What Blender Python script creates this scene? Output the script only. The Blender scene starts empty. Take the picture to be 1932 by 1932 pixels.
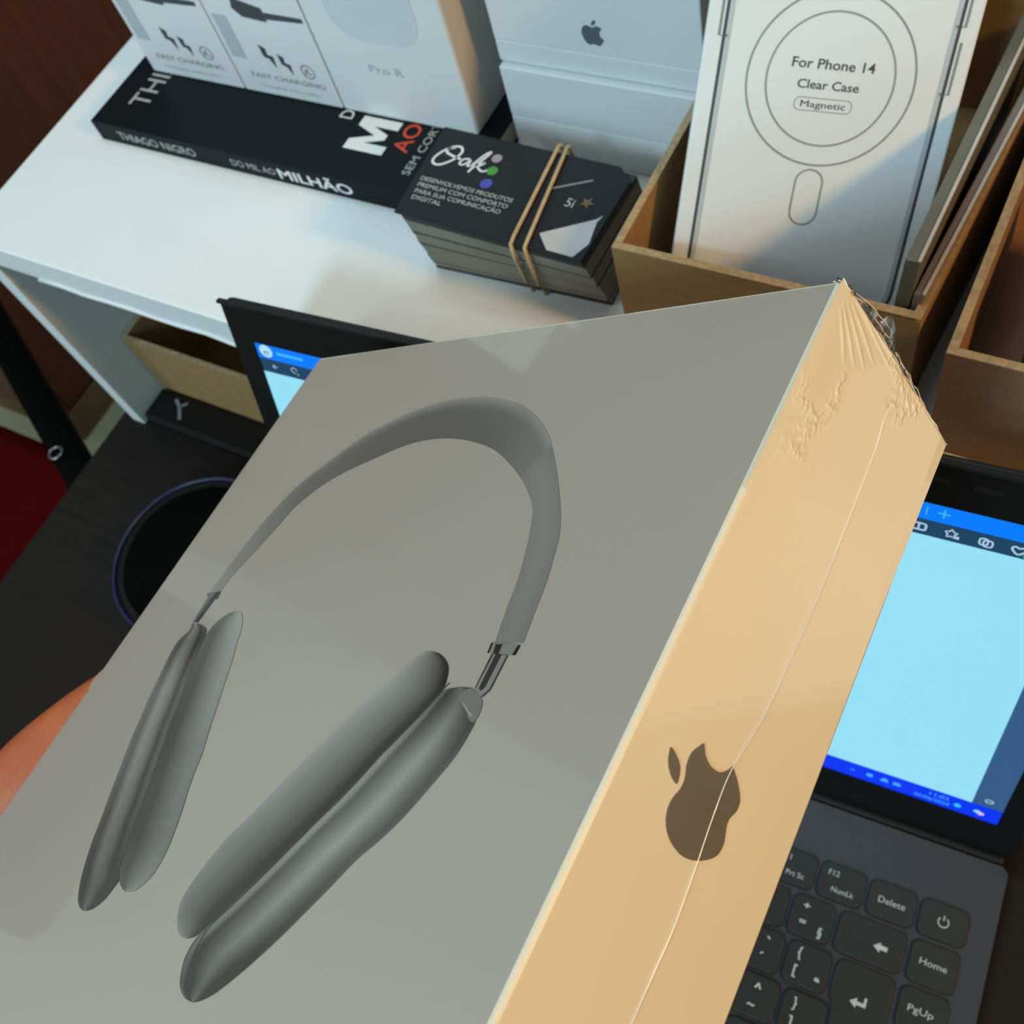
import bpy, bmesh, math, random
from mathutils import Matrix, Vector
random.seed(7)
S = bpy.context.scene
C = S.collection
T = 0.75                      # height of the table top above the floor; table coordinates below are relative to it

# ------------------------------------------------------------------ camera
cam_d = bpy.data.cameras.new('camera')
cam = bpy.data.objects.new('camera', cam_d); C.objects.link(cam)
S.camera = cam
RX = Vector((0.8661125634690463, 0.45109156504183734, -0.21532632758021725))
RY = Vector((0.31225229930510057, -0.8246632838911849, -0.4716237587107812))
RZ = Vector((-0.3903172158382911, 0.3412431217620555, -0.8551056091912461))
cam.matrix_world = Matrix(((RX[0], -RY[0], -RZ[0], 0), (RX[1], -RY[1], -RZ[1], 0), (RX[2], -RY[2], -RZ[2], 0.4916484 + T), (0, 0, 0, 1)))
cam_d.sensor_width = 36; cam_d.sensor_fit = 'HORIZONTAL'; cam_d.lens = 36.576; cam_d.clip_start = 0.01
cam_d.dof.use_dof = True; cam_d.dof.focus_distance = 0.215; cam_d.dof.aperture_fstop = 34

# ------------------------------------------------------------------ view, world, lights
S.view_settings.view_transform = 'Standard'; S.view_settings.look = 'None'
S.view_settings.gamma = 1; S.view_settings.use_curve_mapping = False
S.view_settings.exposure = 0.0
W = bpy.data.worlds.new('world'); S.world = W; W.use_nodes = True
bgn = W.node_tree.nodes['Background']; bgn.inputs[0].default_value = (0.85, 0.88, 0.86, 1); bgn.inputs[1].default_value = 0.16

def area(name, loc, target, size, energy, color, size_y=None):
    l = bpy.data.lights.new(name, 'AREA'); l.energy = energy; l.color = color; l.size = size
    if size_y: l.shape = 'RECTANGLE'; l.size_y = size_y
    o = bpy.data.objects.new(name, l); C.objects.link(o)
    o.location = (loc[0], loc[1], loc[2] + T)
    d = Vector(target) - Vector(loc)
    o.rotation_euler = d.to_track_quat('-Z', 'Y').to_euler()
    return o
# cool daylight from the window behind the desk user, warm lamp to the right of the desk
area('window_daylight', (-0.10, -1.50, 0.93), (-0.12, 0.25, 0.23), 0.30, 6.0, (0.56, 0.88, 1.0), 0.30)
area('window_daylight', (-0.16, -1.20, 1.28), (-0.2, 0.25, 0.2), 0.30, 13.5, (0.56, 0.88, 1.0), 0.30)
area('ceiling_light', (-0.50, 0.45, 1.90), (-0.3, 0.25, 0.1), 0.8, 9.5, (0.75, 0.93, 1.0), 0.5)
area('warm_lamp', (0.90, 0.10, 0.84), (0, 0.1, 0.25), 0.14, 7.6, (1.0, 0.56, 0.17))
area('wall_fill', (-1.05, -0.9, 1.3), (-2.1, -0.2, 0.2), 0.4, 12, (0.95, 0.98, 1.0), 0.4)  # added fill, no real lamp: brightens the left wall mirrored in the headphone box
DATA = {"band_out":[[-32.67,-83.44],[-34.08,-75.79],[-34.95,-70.75],[-36.39,-65.74],[-38.21,-60.12],[-41.58,-54.47],[-47.02,-47.32],[-52.79,-40.51],[-58.49,-34.7],[-65.51,-29.86],[-73.95,-25.91],[-82.73,-23.76],[-91.75,-22.65],[-102.88,-23.06],[-114.14,-25.15],[-122.81,-28.33],[-133.94,-33.96],[-143.79,-42.38],[-152.21,-51.0],[-157.19,-61.13],[-159.91,-70.76],[-161.21,-79.73],[-162.61,-86.85]],"band_in":[[-40.08,-84.6],[-41.89,-77.09],[-42.95,-71.6],[-43.99,-67.95],[-46.22,-61.89],[-47.6,-58.78],[-49.97,-54.44],[-52.25,-52.03],[-57.43,-47.94],[-64.27,-43.64],[-73.17,-39.27],[-82.29,-36.8],[-91.69,-35.49],[-101.74,-35.59],[-111.07,-37.35],[-122.36,-41.82],[-132.18,-46.15],[-139.99,-51.24],[-146.24,-58.13],[-147.2,-60.64],[-150.76,-70.09],[-155.2,-79.67],[-156.77,-86.53]],"lc_out":[[-160.71,-97.3],[-159.51,-99.34],[-161.77,-102.54],[-161.72,-106.11],[-160.29,-111.01],[-158.51,-116.1],[-156.91,-120.52],[-154.62,-125.77],[-152.21,-131.23],[-148.22,-138.55],[-145.06,-144.33],[-141.9,-149.61],[-139.39,-154.42],[-135.99,-159.23],[-133.01,-162.63],[-130.31,-164.88],[-128.03,-166.11],[-125.54,-166.56],[-123.25,-166.26]],"lc_in":[[-155.97,-96.87],[-152.02,-97.29],[-150.36,-98.03],[-148.83,-100.07],[-147.32,-104.0],[-144.77,-109.97],[-140.99,-116.77],[-137.94,-123.42],[-135.55,-127.38],[-132.13,-134.03],[-128.17,-140.71],[-125.81,-145.92],[-122.14,-151.46],[-120.09,-154.85],[-117.2,-157.0],[-117.51,-158.85],[-118.08,-161.63],[-119.57,-163.85],[-121.24,-165.29],[-123.25,-166.26]],"lp_in":[[-141.64,-90.83],[-145.8,-92.79],[-148.08,-95.4],[-148.98,-97.83],[-148.83,-100.07],[-147.32,-104.0],[-144.77,-109.97],[-140.99,-116.77],[-137.94,-123.42],[-135.55,-127.38],[-132.13,-134.03],[-128.17,-140.71],[-125.81,-145.92],[-122.14,-151.46],[-120.09,-154.85],[-117.2,-157.0],[-114.56,-157.86],[-112.1,-158.0]],"lp_out":[[-141.64,-90.83],[-138.83,-90.87],[-135.53,-92.81],[-133.18,-95.22],[-130.87,-99.49],[-128.2,-103.29],[-125.16,-108.97],[-121.42,-115.86],[-118.34,-121.34],[-115.44,-126.21],[-114.94,-127.87],[-112.49,-133.26],[-109.5,-138.3],[-106.73,-144.14],[-105.5,-148.51],[-105.62,-152.55],[-107.62,-155.72],[-109.01,-156.86],[-112.1,-158.0]],"rp_out":[[-56.43,-89.15],[-58.4,-89.61],[-60.64,-91.48],[-63.54,-95.89],[-65.52,-99.01],[-69.66,-104.73],[-73.37,-111.81],[-77.07,-118.84],[-79.74,-123.98],[-82.06,-128.96],[-84.29,-133.23],[-87.14,-138.24],[-89.22,-145.1],[-89.93,-148.89],[-90.06,-151.52],[-89.36,-153.58],[-87.15,-155.8],[-84.95,-157.05],[-82.86,-157.4],[-80.77,-157.05]],"rp_in":[[-56.43,-89.15],[-53.7,-89.24],[-50.85,-90.19],[-48.94,-91.5],[-47.78,-93.45],[-47.22,-96.31],[-49.68,-101.62],[-52.12,-106.64],[-54.39,-111.19],[-57.25,-117.62],[-59.82,-123.06],[-61.33,-125.55],[-65.46,-133.54],[-68.78,-139.91],[-72.6,-146.71],[-75.45,-151.22],[-77.03,-154.19],[-78.63,-155.97],[-80.77,-157.05]],"rc_in":[[-42.68,-94.59],[-44.86,-95.23],[-46.99,-96.43],[-49.45,-101.68],[-51.94,-106.71],[-54.27,-111.32],[-56.99,-117.7],[-59.59,-123.1],[-61.09,-125.59],[-65.21,-133.57],[-68.53,-139.94],[-72.33,-146.75],[-75.14,-151.28],[-76.74,-154.23],[-77.98,-156.26],[-77.88,-159.47],[-76.68,-161.6],[-74.77,-163.61],[-72.66,-164.45],[-70.45,-164.78],[-68.01,-164.42]],"rc_out":[[-42.68,-94.59],[-40.51,-94.29],[-38.49,-94.33],[-36.15,-95.29],[-34.69,-96.96],[-34.25,-99.9],[-34.11,-101.2],[-34.65,-107.04],[-37.49,-115.07],[-39.51,-120.08],[-42.02,-124.71],[-45.45,-129.88],[-48.49,-136.23],[-51.64,-142.41],[-54.21,-147.36],[-57.6,-153.07],[-60.66,-157.66],[-63.42,-161.16],[-66.05,-163.4],[-68.01,-164.42]],"crown":[[-41.52,-96.78],[-41.66,-95.8],[-40.95,-94.86],[-40.06,-94.4],[-38.45,-94.38],[-36.87,-94.87],[-35.32,-95.97],[-34.6,-96.94],[-34.22,-98.38],[-34.5,-100.09],[-35.96,-99.99],[-37.76,-98.71],[-39.95,-97.46]],"crown_hi":[[-40.32,-97.25],[-39.05,-97.56],[-37.42,-98.36],[-35.74,-98.98],[-36.07,-99.33],[-38.31,-98.26]],"rclasp":[[-40.75,-84.8],[-36.86,-84.34],[-33.0,-84.03],[-33.01,-86.19],[-40.43,-86.89]],"rclasp_dark":[[-39.46,-84.9],[-37.66,-84.62],[-37.36,-86.68],[-38.86,-86.81]],"rclasp_edge":[[-33.57,-84.2],[-32.94,-84.11],[-33.01,-86.19],[-33.74,-86.25]],"rclasp_edge2":[[-40.82,-84.81],[-40.31,-84.73],[-39.99,-86.82],[-40.5,-86.9]],"rstem":[[-38.61,-86.88],[-34.74,-86.48],[-34.58,-93.58],[-35.58,-95.26],[-36.24,-95.17],[-38.53,-94.28]],"rstem_dark":[[-38.07,-86.8],[-36.4,-86.64],[-36.23,-93.33],[-36.72,-94.27],[-37.7,-94.03]],"rstem_edge":[[-35.09,-86.54],[-34.74,-86.48],[-34.55,-93.63],[-35.56,-95.29],[-35.88,-95.12],[-34.93,-93.53]],"rstem_edge2":[[-39.18,-86.92],[-38.82,-86.86],[-38.5,-94.04],[-38.84,-93.97]],"lclasp":[[-163.39,-88.07],[-160.11,-87.15],[-156.18,-86.55],[-155.59,-89.01],[-162.1,-88.72]],"lclasp_dark":[[-158.89,-87.28],[-156.45,-86.58],[-155.95,-88.89],[-158.49,-89.2]],"lstem":[[-161.35,-88.64],[-156.95,-89.17],[-157.66,-96.58],[-160.65,-96.99]],"lstem_dark":[[-159.36,-88.93],[-156.95,-89.17],[-157.66,-96.58],[-159.01,-96.77]],"leaf":[[-9.99,-91.84],[-11.16,-92.02],[-12.17,-92.38],[-13.28,-92.87],[-14.07,-93.51],[-14.51,-94.16],[-14.82,-94.87],[-14.99,-95.99],[-14.02,-95.94],[-13.16,-95.67],[-12.3,-95.23],[-11.57,-94.73],[-10.89,-94.04],[-10.46,-93.4],[-10.15,-92.61]],"logo":[[-17.13,-87.63],[-17.78,-88.19],[-18.34,-88.79],[-19.13,-89.29],[-20.13,-89.68],[-21.17,-89.89],[-22.2,-89.91],[-23.23,-89.81],[-24.13,-89.52],[-24.91,-89.05],[-25.58,-88.45],[-26.07,-87.82],[-26.32,-87.29],[-27.36,-87.78],[-28.46,-88.34],[-29.61,-89.05],[-30.63,-89.84],[-31.45,-90.55],[-31.99,-91.38],[-32.22,-92.54],[-31.87,-93.59],[-31.3,-94.56],[-31.1,-95.36],[-31.15,-96.05],[-31.52,-96.95],[-31.99,-97.98],[-32.36,-98.88],[-32.34,-100.11],[-32.0,-101.13],[-31.21,-101.98],[-30.2,-102.71],[-29.1,-103.33],[-27.97,-103.88],[-26.77,-104.32],[-25.49,-104.65],[-24.14,-104.86],[-22.51,-104.88],[-20.97,-104.61],[-19.51,-104.24],[-18.38,-103.73],[-17.28,-103.04],[-16.55,-102.36],[-15.98,-101.62],[-15.65,-100.93],[-15.39,-100.21],[-15.34,-99.39],[-15.41,-98.6],[-15.67,-97.71],[-16.11,-96.74],[-16.33,-95.87],[-16.33,-95.1],[-16.22,-94.37],[-15.94,-93.73],[-15.44,-92.85],[-15.22,-92.09],[-15.13,-91.27],[-15.17,-90.46],[-15.49,-89.69],[-16.06,-88.84],[-16.61,-88.15]],"seam":[[-28.32,-3.8],[-27.43,-11.21],[-28.57,-18.18],[-29.32,-34.0],[-29.8,-51.51],[-29.51,-61.86],[-28.8,-76.28],[-26.44,-87.71],[-26.75,-96.41],[-27.85,-105.44],[-28.7,-115.2],[-28.46,-123.25],[-28.33,-131.16],[-28.0,-138.54]],"wr_fan":[[[-2.61,-3.28],[-8.2,-7.47],[-13.55,-10.71]],[[-4.22,-2.47],[-10.65,-5.33],[-16.68,-8.75]],[[-4.84,-1.24],[-11.97,-2.85],[-18.64,-5.78]],[[-4.89,0.15],[-14.51,-0.62],[-23.4,-2.45]],[[-2.56,-4.63],[-6.86,-8.64],[-10.19,-12.25]],[[-6.62,-0.28],[-17.3,0.47],[-26.46,0.12]]],"wr_crumple":[[-0.17,-21.94],[-2.41,-27.39],[-7.81,-30.34],[-11.95,-23.45],[-10.53,-13.25],[-7.62,-20.71]]}
# ------------------------------------------------------------------ materials
_m = {}
def mat(name, col, rough=0.6, spec=0.5, metal=0.0, var=0.0, vs=60.0, bump=0.0, bs=400.0, coat=0.0, coat_r=0.1, emit=None, es=1.0, col2=None, stretch=None):
    if name in _m: return _m[name]
    m = bpy.data.materials.new(name); m.use_nodes = True; nt = m.node_tree; b = nt.nodes['Principled BSDF']
    b.inputs['Base Color'].default_value = (*col, 1); b.inputs['Roughness'].default_value = rough
    b.inputs['Specular IOR Level'].default_value = spec; b.inputs['Metallic'].default_value = metal
    b.inputs['Coat Weight'].default_value = coat; b.inputs['Coat Roughness'].default_value = coat_r
    tc = nt.nodes.new('ShaderNodeTexCoord'); mp = nt.nodes.new('ShaderNodeMapping'); nt.links.new(tc.outputs['Object'], mp.inputs[0])
    if stretch: mp.inputs['Scale'].default_value = stretch
    if var or col2:
        n = nt.nodes.new('ShaderNodeTexNoise'); n.inputs['Scale'].default_value = vs; n.inputs['Detail'].default_value = 5
        nt.links.new(mp.outputs[0], n.inputs['Vector'])
        r = nt.nodes.new('ShaderNodeValToRGB'); c2 = col2 or tuple(max(0, c * (1 - var)) for c in col)
        r.color_ramp.elements[0].position = .35; r.color_ramp.elements[1].position = .65
        r.color_ramp.elements[0].color = (*c2, 1); r.color_ramp.elements[1].color = (*col, 1)
        nt.links.new(n.outputs['Fac'], r.inputs[0]); nt.links.new(r.outputs[0], b.inputs['Base Color'])
    if bump:
        n2 = nt.nodes.new('ShaderNodeTexNoise'); n2.inputs['Scale'].default_value = bs; n2.inputs['Detail'].default_value = 4
        nt.links.new(mp.outputs[0], n2.inputs['Vector'])
        bp = nt.nodes.new('ShaderNodeBump'); bp.inputs['Strength'].default_value = bump; bp.inputs['Distance'].default_value = 0.001
        nt.links.new(n2.outputs['Fac'], bp.inputs['Height']); nt.links.new(bp.outputs[0], b.inputs['Normal'])
    if emit:
        b.inputs['Emission Color'].default_value = (*emit, 1); b.inputs['Emission Strength'].default_value = es
    _m[name] = m; return m
def vcol_mat(name, rough=0.5, coat=0.0):
    m = bpy.data.materials.new(name); m.use_nodes = True; nt = m.node_tree; b = nt.nodes['Principled BSDF']
    a = nt.nodes.new('ShaderNodeVertexColor'); a.layer_name = 'ink'
    nt.links.new(a.outputs[0], b.inputs['Base Color']); b.inputs['Roughness'].default_value = rough
    b.inputs['Coat Weight'].default_value = coat; b.inputs['Coat Roughness'].default_value = .08
    return m

white_shelf = mat('white_laminate', (.74, .79, .79), .45, var=.04, vs=6, bump=.05, bs=900)
black_table = mat('black_brown_laminate', (.012, .009, .008), .6, .18, var=.3, vs=25, bump=.1, bs=300, stretch=(1, 12, 1))
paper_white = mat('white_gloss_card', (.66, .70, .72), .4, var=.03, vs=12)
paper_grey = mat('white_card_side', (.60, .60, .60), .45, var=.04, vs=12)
box_front = mat('film_wrapped_card_shaded', (.455, .375, .305), .3, var=.02, vs=14, coat=.9, coat_r=.035)  # white card, its front darkened: shade put into the base colour
box_side = mat('film_wrapped_card_lit_side', (.80, .72, .535), .3, var=.02, vs=14, coat=.9, coat_r=.05, bump=.04, bs=60)  # same white card, warm lamp light put into the base colour
ink_dark = mat('dark_grey_ink', (.045, .055, .06), .5, var=.1)
ink_mid = mat('mid_grey_ink', (.22, .25, .26), .5, var=.1)
ink_pale = mat('pale_grey_ink', (.42, .47, .50), .5, var=.05)
ink_ring = mat('ring_grey_ink', (.26, .27, .26), .5, var=.08)
book_black = mat('black_book_cover', (.005, .008, .011), .55, .15, var=.25, vs=15)
book_pages = mat('book_pages', (.55, .50, .40), .8, var=.2, vs=300, stretch=(1, 1, 30))
ink_white = mat('white_ink', (.72, .74, .74), .5, var=.06, vs=300)
ink_grey_white = mat('greyish_white_ink', (.42, .43, .42), .5, var=.1, vs=300)
ink_red = mat('red_ink', (.62, .06, .02), .5, var=.1)
ink_green = mat('green_ink', (.06, .30, .04), .5, var=.15)
ink_blue = mat('blue_ink', (.06, .08, .42), .5, var=.15)
ink_lilac = mat('lilac_grey_ink', (.35, .30, .38), .5, var=.2)
card_black = mat('black_business_card', (.008, .010, .014), .5, .35, var=.2, vs=30)
card_edge = mat('business_card_edges', (.26, .24, .19), .7, var=.45, vs=90, stretch=(.3, .3, 14))
rubber = mat('tan_rubber', (.52, .40, .20), .55, var=.2, vs=200, bump=.1)
cardboard = mat('brown_cardboard', (.33, .20, .08), .85, var=.14, vs=90, bump=.3, bs=500, stretch=(1, 1, 6))
cardboard_pink = mat('pinkish_brown_cardboard', (.30, .165, .09), .85, var=.14, vs=90, bump=.3, bs=500, stretch=(1, 1, 6))
cardboard_edge = mat('cut_cardboard_edge', (.42, .30, .16), .9, var=.3, vs=500)
board_grey = mat('grey_green_board', (.14, .145, .115), .5, var=.15, vs=30)
board_dark = mat('dark_grey_board', (.05, .05, .045), .5, var=.2, vs=30)
board_lilac = mat('lilac_grey_board', (.22, .20, .21), .45, var=.15, vs=30)
board_rim = mat('pale_board_edge', (.50, .48, .45), .5, var=.1, vs=60)
lap_deck = mat('dark_grey_deck', (.036, .038, .047), .42, .35, var=.1, vs=300, bump=.1, bs=2500)
lap_black = mat('black_plastic', (.005, .005, .005), .5, .25, var=.2, vs=100, bump=.05)
lap_lid = mat('dark_lid_plastic', (.012, .013, .014), .45, .3, var=.15, vs=200)
key_m = mat('dark_key_plastic', (.019, .022, .021), .55, .35, var=.12, vs=400)
key_side = mat('key_side_shade', (.006, .006, .007), .6, var=.1)  # near-black for key sides and gaps: shade put into the colour
key_ink = mat('key_legend', (.46, .48, .48), .5)
wood_red = mat('reddish_brown_veneer', (.14, .028, .008), .45, var=.35, vs=9, bump=.1, stretch=(8, 8, .6))
wood_tan = mat('tan_wood', (.20, .12, .045), .6, var=.3, vs=12)
floor_m = mat('greenish_tile', (.42, .46, .30), .5, var=.15, vs=4)
wall_m = mat('pale_wall_paint', (.66, .68, .64), .8, var=.04, vs=3, bump=.1)
red_cloth = mat('red_upholstery', (.075, .0005, .002), .95, .08, var=.3, vs=40, bump=.3, bs=900)
chair_black = mat('black_chair_plastic', (.001, .001, .001), .6, .05, var=.2)
blue_rim = mat('dark_blue_rim', (.004, .006, .045), .4, var=.2)
metal = mat('brushed_metal', (.35, .35, .38), .3, metal=1.0, var=.1)
foil = mat('grey_mirror_foil', (.24, .21, .17), .38, metal=.45, var=.18, vs=35, coat=.5)
skin_m = None

# ------------------------------------------------------------------ helpers
def tag(o, label=None, cat=None, group=None, kind=None):
    if label: o['label'] = label
    if cat: o['category'] = cat
    if group: o['group'] = group
    if kind: o['kind'] = kind
    return o
def thing(name, label, cat, loc, rot=None, group=None):
    o = bpy.data.objects.new(name, None); C.objects.link(o); o.empty_display_size = .02
    m = rot.to_4x4() if rot is not None else Matrix.Identity(4)
    m.translation = Vector((loc[0], loc[1], loc[2] + T)); o.matrix_world = m
    return tag(o, label, cat, group)
def add_box(bm, x0, x1, y0, y1, z0, z1, bev=0.0, seg=2, mi=0):
    vs = [bm.verts.new((x, y, z)) for z in (z0, z1) for y in (y0, y1) for x in (x0, x1)]
    fs = [bm.faces.new([vs[i] for i in q]) for q in ((0, 2, 3, 1), (4, 5, 7, 6), (0, 1, 5, 4), (2, 6, 7, 3), (0, 4, 6, 2), (1, 3, 7, 5))]
    for f in fs: f.material_index = mi
    if bev:
        es = list({e for f in fs for e in f.edges})
        bmesh.ops.bevel(bm, geom=es, offset=bev, segments=seg, affect='EDGES', profile=.5)
def add_hex(bm, P, bev=0.0, seg=2):   # P: 8 points, x fastest then y then z
    vs = [bm.verts.new(p) for p in P]
    fs = [bm.faces.new([vs[i] for i in q]) for q in ((0, 2, 3, 1), (4, 5, 7, 6), (0, 1, 5, 4), (2, 6, 7, 3), (0, 4, 6, 2), (1, 3, 7, 5))]
    if bev:
        bmesh.ops.bevel(bm, geom=list({e for f in fs for e in f.edges}), offset=bev, segments=seg, affect='EDGES', profile=.5)
    return fs
def add_tube(bm, pts, r, n=8, closed=False):
    pts = [Vector(p) for p in pts]; N = len(pts); rings = []
    for i, p in enumerate(pts):
        a = pts[(i - 1) % N] if (i > 0 or closed) else p; b = pts[(i + 1) % N] if (i < N - 1 or closed) else p
        t = (b - a).normalized(); u = t.orthogonal().normalized() if abs(t.z) > .95 else t.cross(Vector((0, 0, 1))).normalized(); v = t.cross(u)
        rr = r[i] if isinstance(r, (list, tuple)) else r
        rings.append([bm.verts.new(p + rr * (math.cos(2 * math.pi * k / n) * u + math.sin(2 * math.pi * k / n) * v)) for k in range(n)])
    for i in range(N if closed else N - 1):
        A, B = rings[i], rings[(i + 1) % N]
        for k in range(n): bm.faces.new((A[k], A[(k + 1) % n], B[(k + 1) % n], B[k]))
    if not closed:
        bm.faces.new(rings[0][::-1]); bm.faces.new(rings[-1])
def add_prism(bm, poly, z0, z1, bev=0.0, fr=None, mi=None):   # poly in 2-D, extruded along the third axis; fr maps (x,y,z)
    fr = fr or (lambda x, y, z: (x, y, z)); n = len(poly)
    A = [bm.verts.new(fr(x, y, z0)) for x, y in poly]; B = [bm.verts.new(fr(x, y, z1)) for x, y in poly]
    top = bm.faces.new(B); bot = bm.faces.new(A[::-1]); sd = []
    for i in range(n): sd.append(bm.faces.new((A[i], A[(i + 1) % n], B[(i + 1) % n], B[i])))
    if mi is not None:
        for f in sd: f.material_index = mi
    if bev: bmesh.ops.bevel(bm, geom=list(top.edges), offset=bev, segments=2, affect='EDGES', profile=.5)
def rrect(x0, x1, y0, y1, r, n=5):
    out = []
    for cx, cy, a0 in ((x1 - r, y1 - r, 0), (x0 + r, y1 - r, 90), (x0 + r, y0 + r, 180), (x1 - r, y0 + r, 270)):
        for k in range(n + 1):
            a = math.radians(a0 + 90 * k / n); out.append((cx + r * math.cos(a), cy + r * math.sin(a)))
    return out
def part(name, bm, m, parent=None, smooth=False, label=None):
    bmesh.ops.recalc_face_normals(bm, faces=bm.faces[:])
    me = bpy.data.meshes.new(name); bm.to_mesh(me); bm.free()
    for mm in (m if isinstance(m, (list, tuple)) else [m]): me.materials.append(mm)
    if smooth:
        for p in me.polygons: p.use_smooth = True
    o = bpy.data.objects.new(name, me); C.objects.link(o)
    if parent: o.parent = parent
    if label: o['label'] = label
    return o
def boxpart(name, m, parent, *a, bev=0.0, label=None, seg=2):
    bm = bmesh.new(); add_box(bm, *a, bev=bev, seg=seg); return part(name, bm, m, parent, label=label)
# a decal frame: origin, u and v directions (local to the parent); prints lie a hair above the surface
class Fr:
    def __init__(s, o, u, v, lift=.00012):
        s.o = Vector(o); s.u = Vector(u).normalized(); s.v = Vector(v).normalized(); s.n = s.u.cross(s.v); s.l = lift
    def p(s, x, y, z=0.0): return s.o + s.u * x + s.v * y + s.n * (z + s.l)
def flat(bm, fr, poly, th=.00004, lift=0.0):
    add_prism(bm, poly, lift, lift + th, fr=lambda x, y, z: fr.p(x, y, z))
def decal(name, fr, polys, m, parent, label=None, lift=0.0):
    bm = bmesh.new()
    for q in polys: flat(bm, fr, q, lift=lift)
    return part(name, bm, m, parent, label=label)
def ring(fr, cx, cy, r, w, n=72):
    bm = bmesh.new()
    o = [bm.verts.new(fr.p(cx + (r + w / 2) * math.cos(2 * math.pi * k / n), cy + (r + w / 2) * math.sin(2 * math.pi * k / n))) for k in range(n)]
    i = [bm.verts.new(fr.p(cx + (r - w / 2) * math.cos(2 * math.pi * k / n), cy + (r - w / 2) * math.sin(2 * math.pi * k / n))) for k in range(n)]
    for k in range(n): bm.faces.new((o[k], o[(k + 1) % n], i[(k + 1) % n], i[k]))
    return bm
def stroke(bm, fr, pts, w, closed=False, lift=0.0):     # a flat printed line
    n = len(pts); L = []; R_ = []
    for i in range(n):
        a = pts[(i - 1) % n] if (i > 0 or closed) else pts[i]; b = pts[(i + 1) % n] if (i < n - 1 or closed) else pts[i]
        dx, dy = b[0] - a[0], b[1] - a[1]; l = math.hypot(dx, dy) or 1; nx, ny = -dy / l, dx / l
        ww = w[i] if isinstance(w, (list, tuple)) else w
        L.append(bm.verts.new(fr.p(pts[i][0] + nx * ww / 2, pts[i][1] + ny * ww / 2, lift))); R_.append(bm.verts.new(fr.p(pts[i][0] - nx * ww / 2, pts[i][1] - ny * ww / 2, lift)))
    for i in range(n if closed else n - 1):
        j = (i + 1) % n; bm.faces.new((L[i], L[j], R_[j], R_[i]))
def text(s, fr, x, y, h, m, parent, width=None, align='LEFT', shear=0.0, bold=0.0, name='lettering', spacing=1.0, lift=0.0):
    cu = bpy.data.curves.new('t', 'FONT'); cu.body = s; cu.size = 1.0; cu.align_x = align; cu.shear = shear; cu.offset = bold; cu.space_character = spacing
    cu.fill_mode = 'FRONT'; cu.resolution_u = 3
    t = bpy.data.objects.new('t', cu); C.objects.link(t)
    dg = bpy.context.evaluated_depsgraph_get(); me = bpy.data.meshes.new_from_object(t.evaluated_get(dg))
    bpy.data.objects.remove(t); bpy.data.curves.remove(cu)
    xs = [v.co.x for v in me.vertices] or [0]
    sy = h / .70
    sx = (width / (max(xs) - min(xs))) if width else sy
    x_off = -min(xs) if (width and align == 'LEFT') else 0
    for v in me.vertices: v.co = fr.p(x + (v.co.x + x_off) * sx, y + v.co.y * sy, .00006 + lift)
    me.name = name; me.materials.clear(); me.materials.append(m)
    o = bpy.data.objects.new(name, me); C.objects.link(o)
    if parent: o.parent = parent
    return o
def smooth_poly(P, n=4, closed=True):   # Catmull-Rom
    out = []; N = len(P)
    for i in range(N if closed else N - 1):
        if closed: p0, p1, p2, p3 = P[(i - 1) % N], P[i], P[(i + 1) % N], P[(i + 2) % N]
        else: p0, p1, p2, p3 = P[max(i - 1, 0)], P[i], P[i + 1], P[min(i + 2, N - 1)]
        for k in range(n):
            t = k / n; out.append(tuple(.5 * (2 * p1[j] + (p2[j] - p0[j]) * t + (2 * p0[j] - 5 * p1[j] + 4 * p2[j] - p3[j]) * t * t + (3 * p1[j] - p0[j] - 3 * p2[j] + p3[j]) * t ** 3) for j in (0, 1)))
    if not closed: out.append(tuple(P[-1]))
    return out
def resample(P, n):
    P = smooth_poly([tuple(p) for p in P], 6, False); d = [0]
    for i in range(1, len(P)): d.append(d[-1] + math.hypot(P[i][0] - P[i - 1][0], P[i][1] - P[i - 1][1]))
    out = []; j = 0
    for k in range(n):
        s = d[-1] * k / (n - 1)
        while j < len(P) - 2 and d[j + 1] < s: j += 1
        t = (s - d[j]) / max(d[j + 1] - d[j], 1e-9); out.append((P[j][0] + (P[j + 1][0] - P[j][0]) * t, P[j][1] + (P[j + 1][1] - P[j][1]) * t))
    return out
def shaded(name, fr, A, B, fn, m, parent, n=60, k=14, lift=0.0):   # a printed area between two outlines, its ink a tone per point
    A = resample(A, n); B = resample(B, n); bm = bmesh.new(); cl = bm.loops.layers.float_color.new('ink')
    V = [[bm.verts.new(fr.p(*(a[j] + (b[j] - a[j]) * q / k / 1.0 for j in (0, 1)), lift)) for q in range(k + 1)] for a, b in zip(A, B)]
    idx = {}
    for i in range(n - 1):
        for q in range(k):
            f = bm.faces.new((V[i][q], V[i + 1][q], V[i + 1][q + 1], V[i][q + 1]))
            for l, (ii, qq) in zip(f.loops, ((i, q), (i + 1, q), (i + 1, q + 1), (i, q + 1))):
                g = fn(ii / (n - 1), qq / k); l[cl] = (g[0], g[1], g[2], 1) if isinstance(g, tuple) else (g, g * .88, g * .76, 1)
    me = bpy.data.meshes.new(name); bm.to_mesh(me); bm.free(); me.materials.append(m)
    o = bpy.data.objects.new(name, me); C.objects.link(o); o.parent = parent; return o
def lerp_tab(tab, t):
    for (a, va), (b, vb) in zip(tab, tab[1:]):
        if t <= b: return va + (vb - va) * (t - a) / max(b - a, 1e-6)
    return tab[-1][1]
def rot_cols(x, y, z): return Matrix(((x[0], y[0], z[0]), (x[1], y[1], z[1]), (x[2], y[2], z[2])))
mm = .001
ZR = .168       # top of the white shelf

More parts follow.
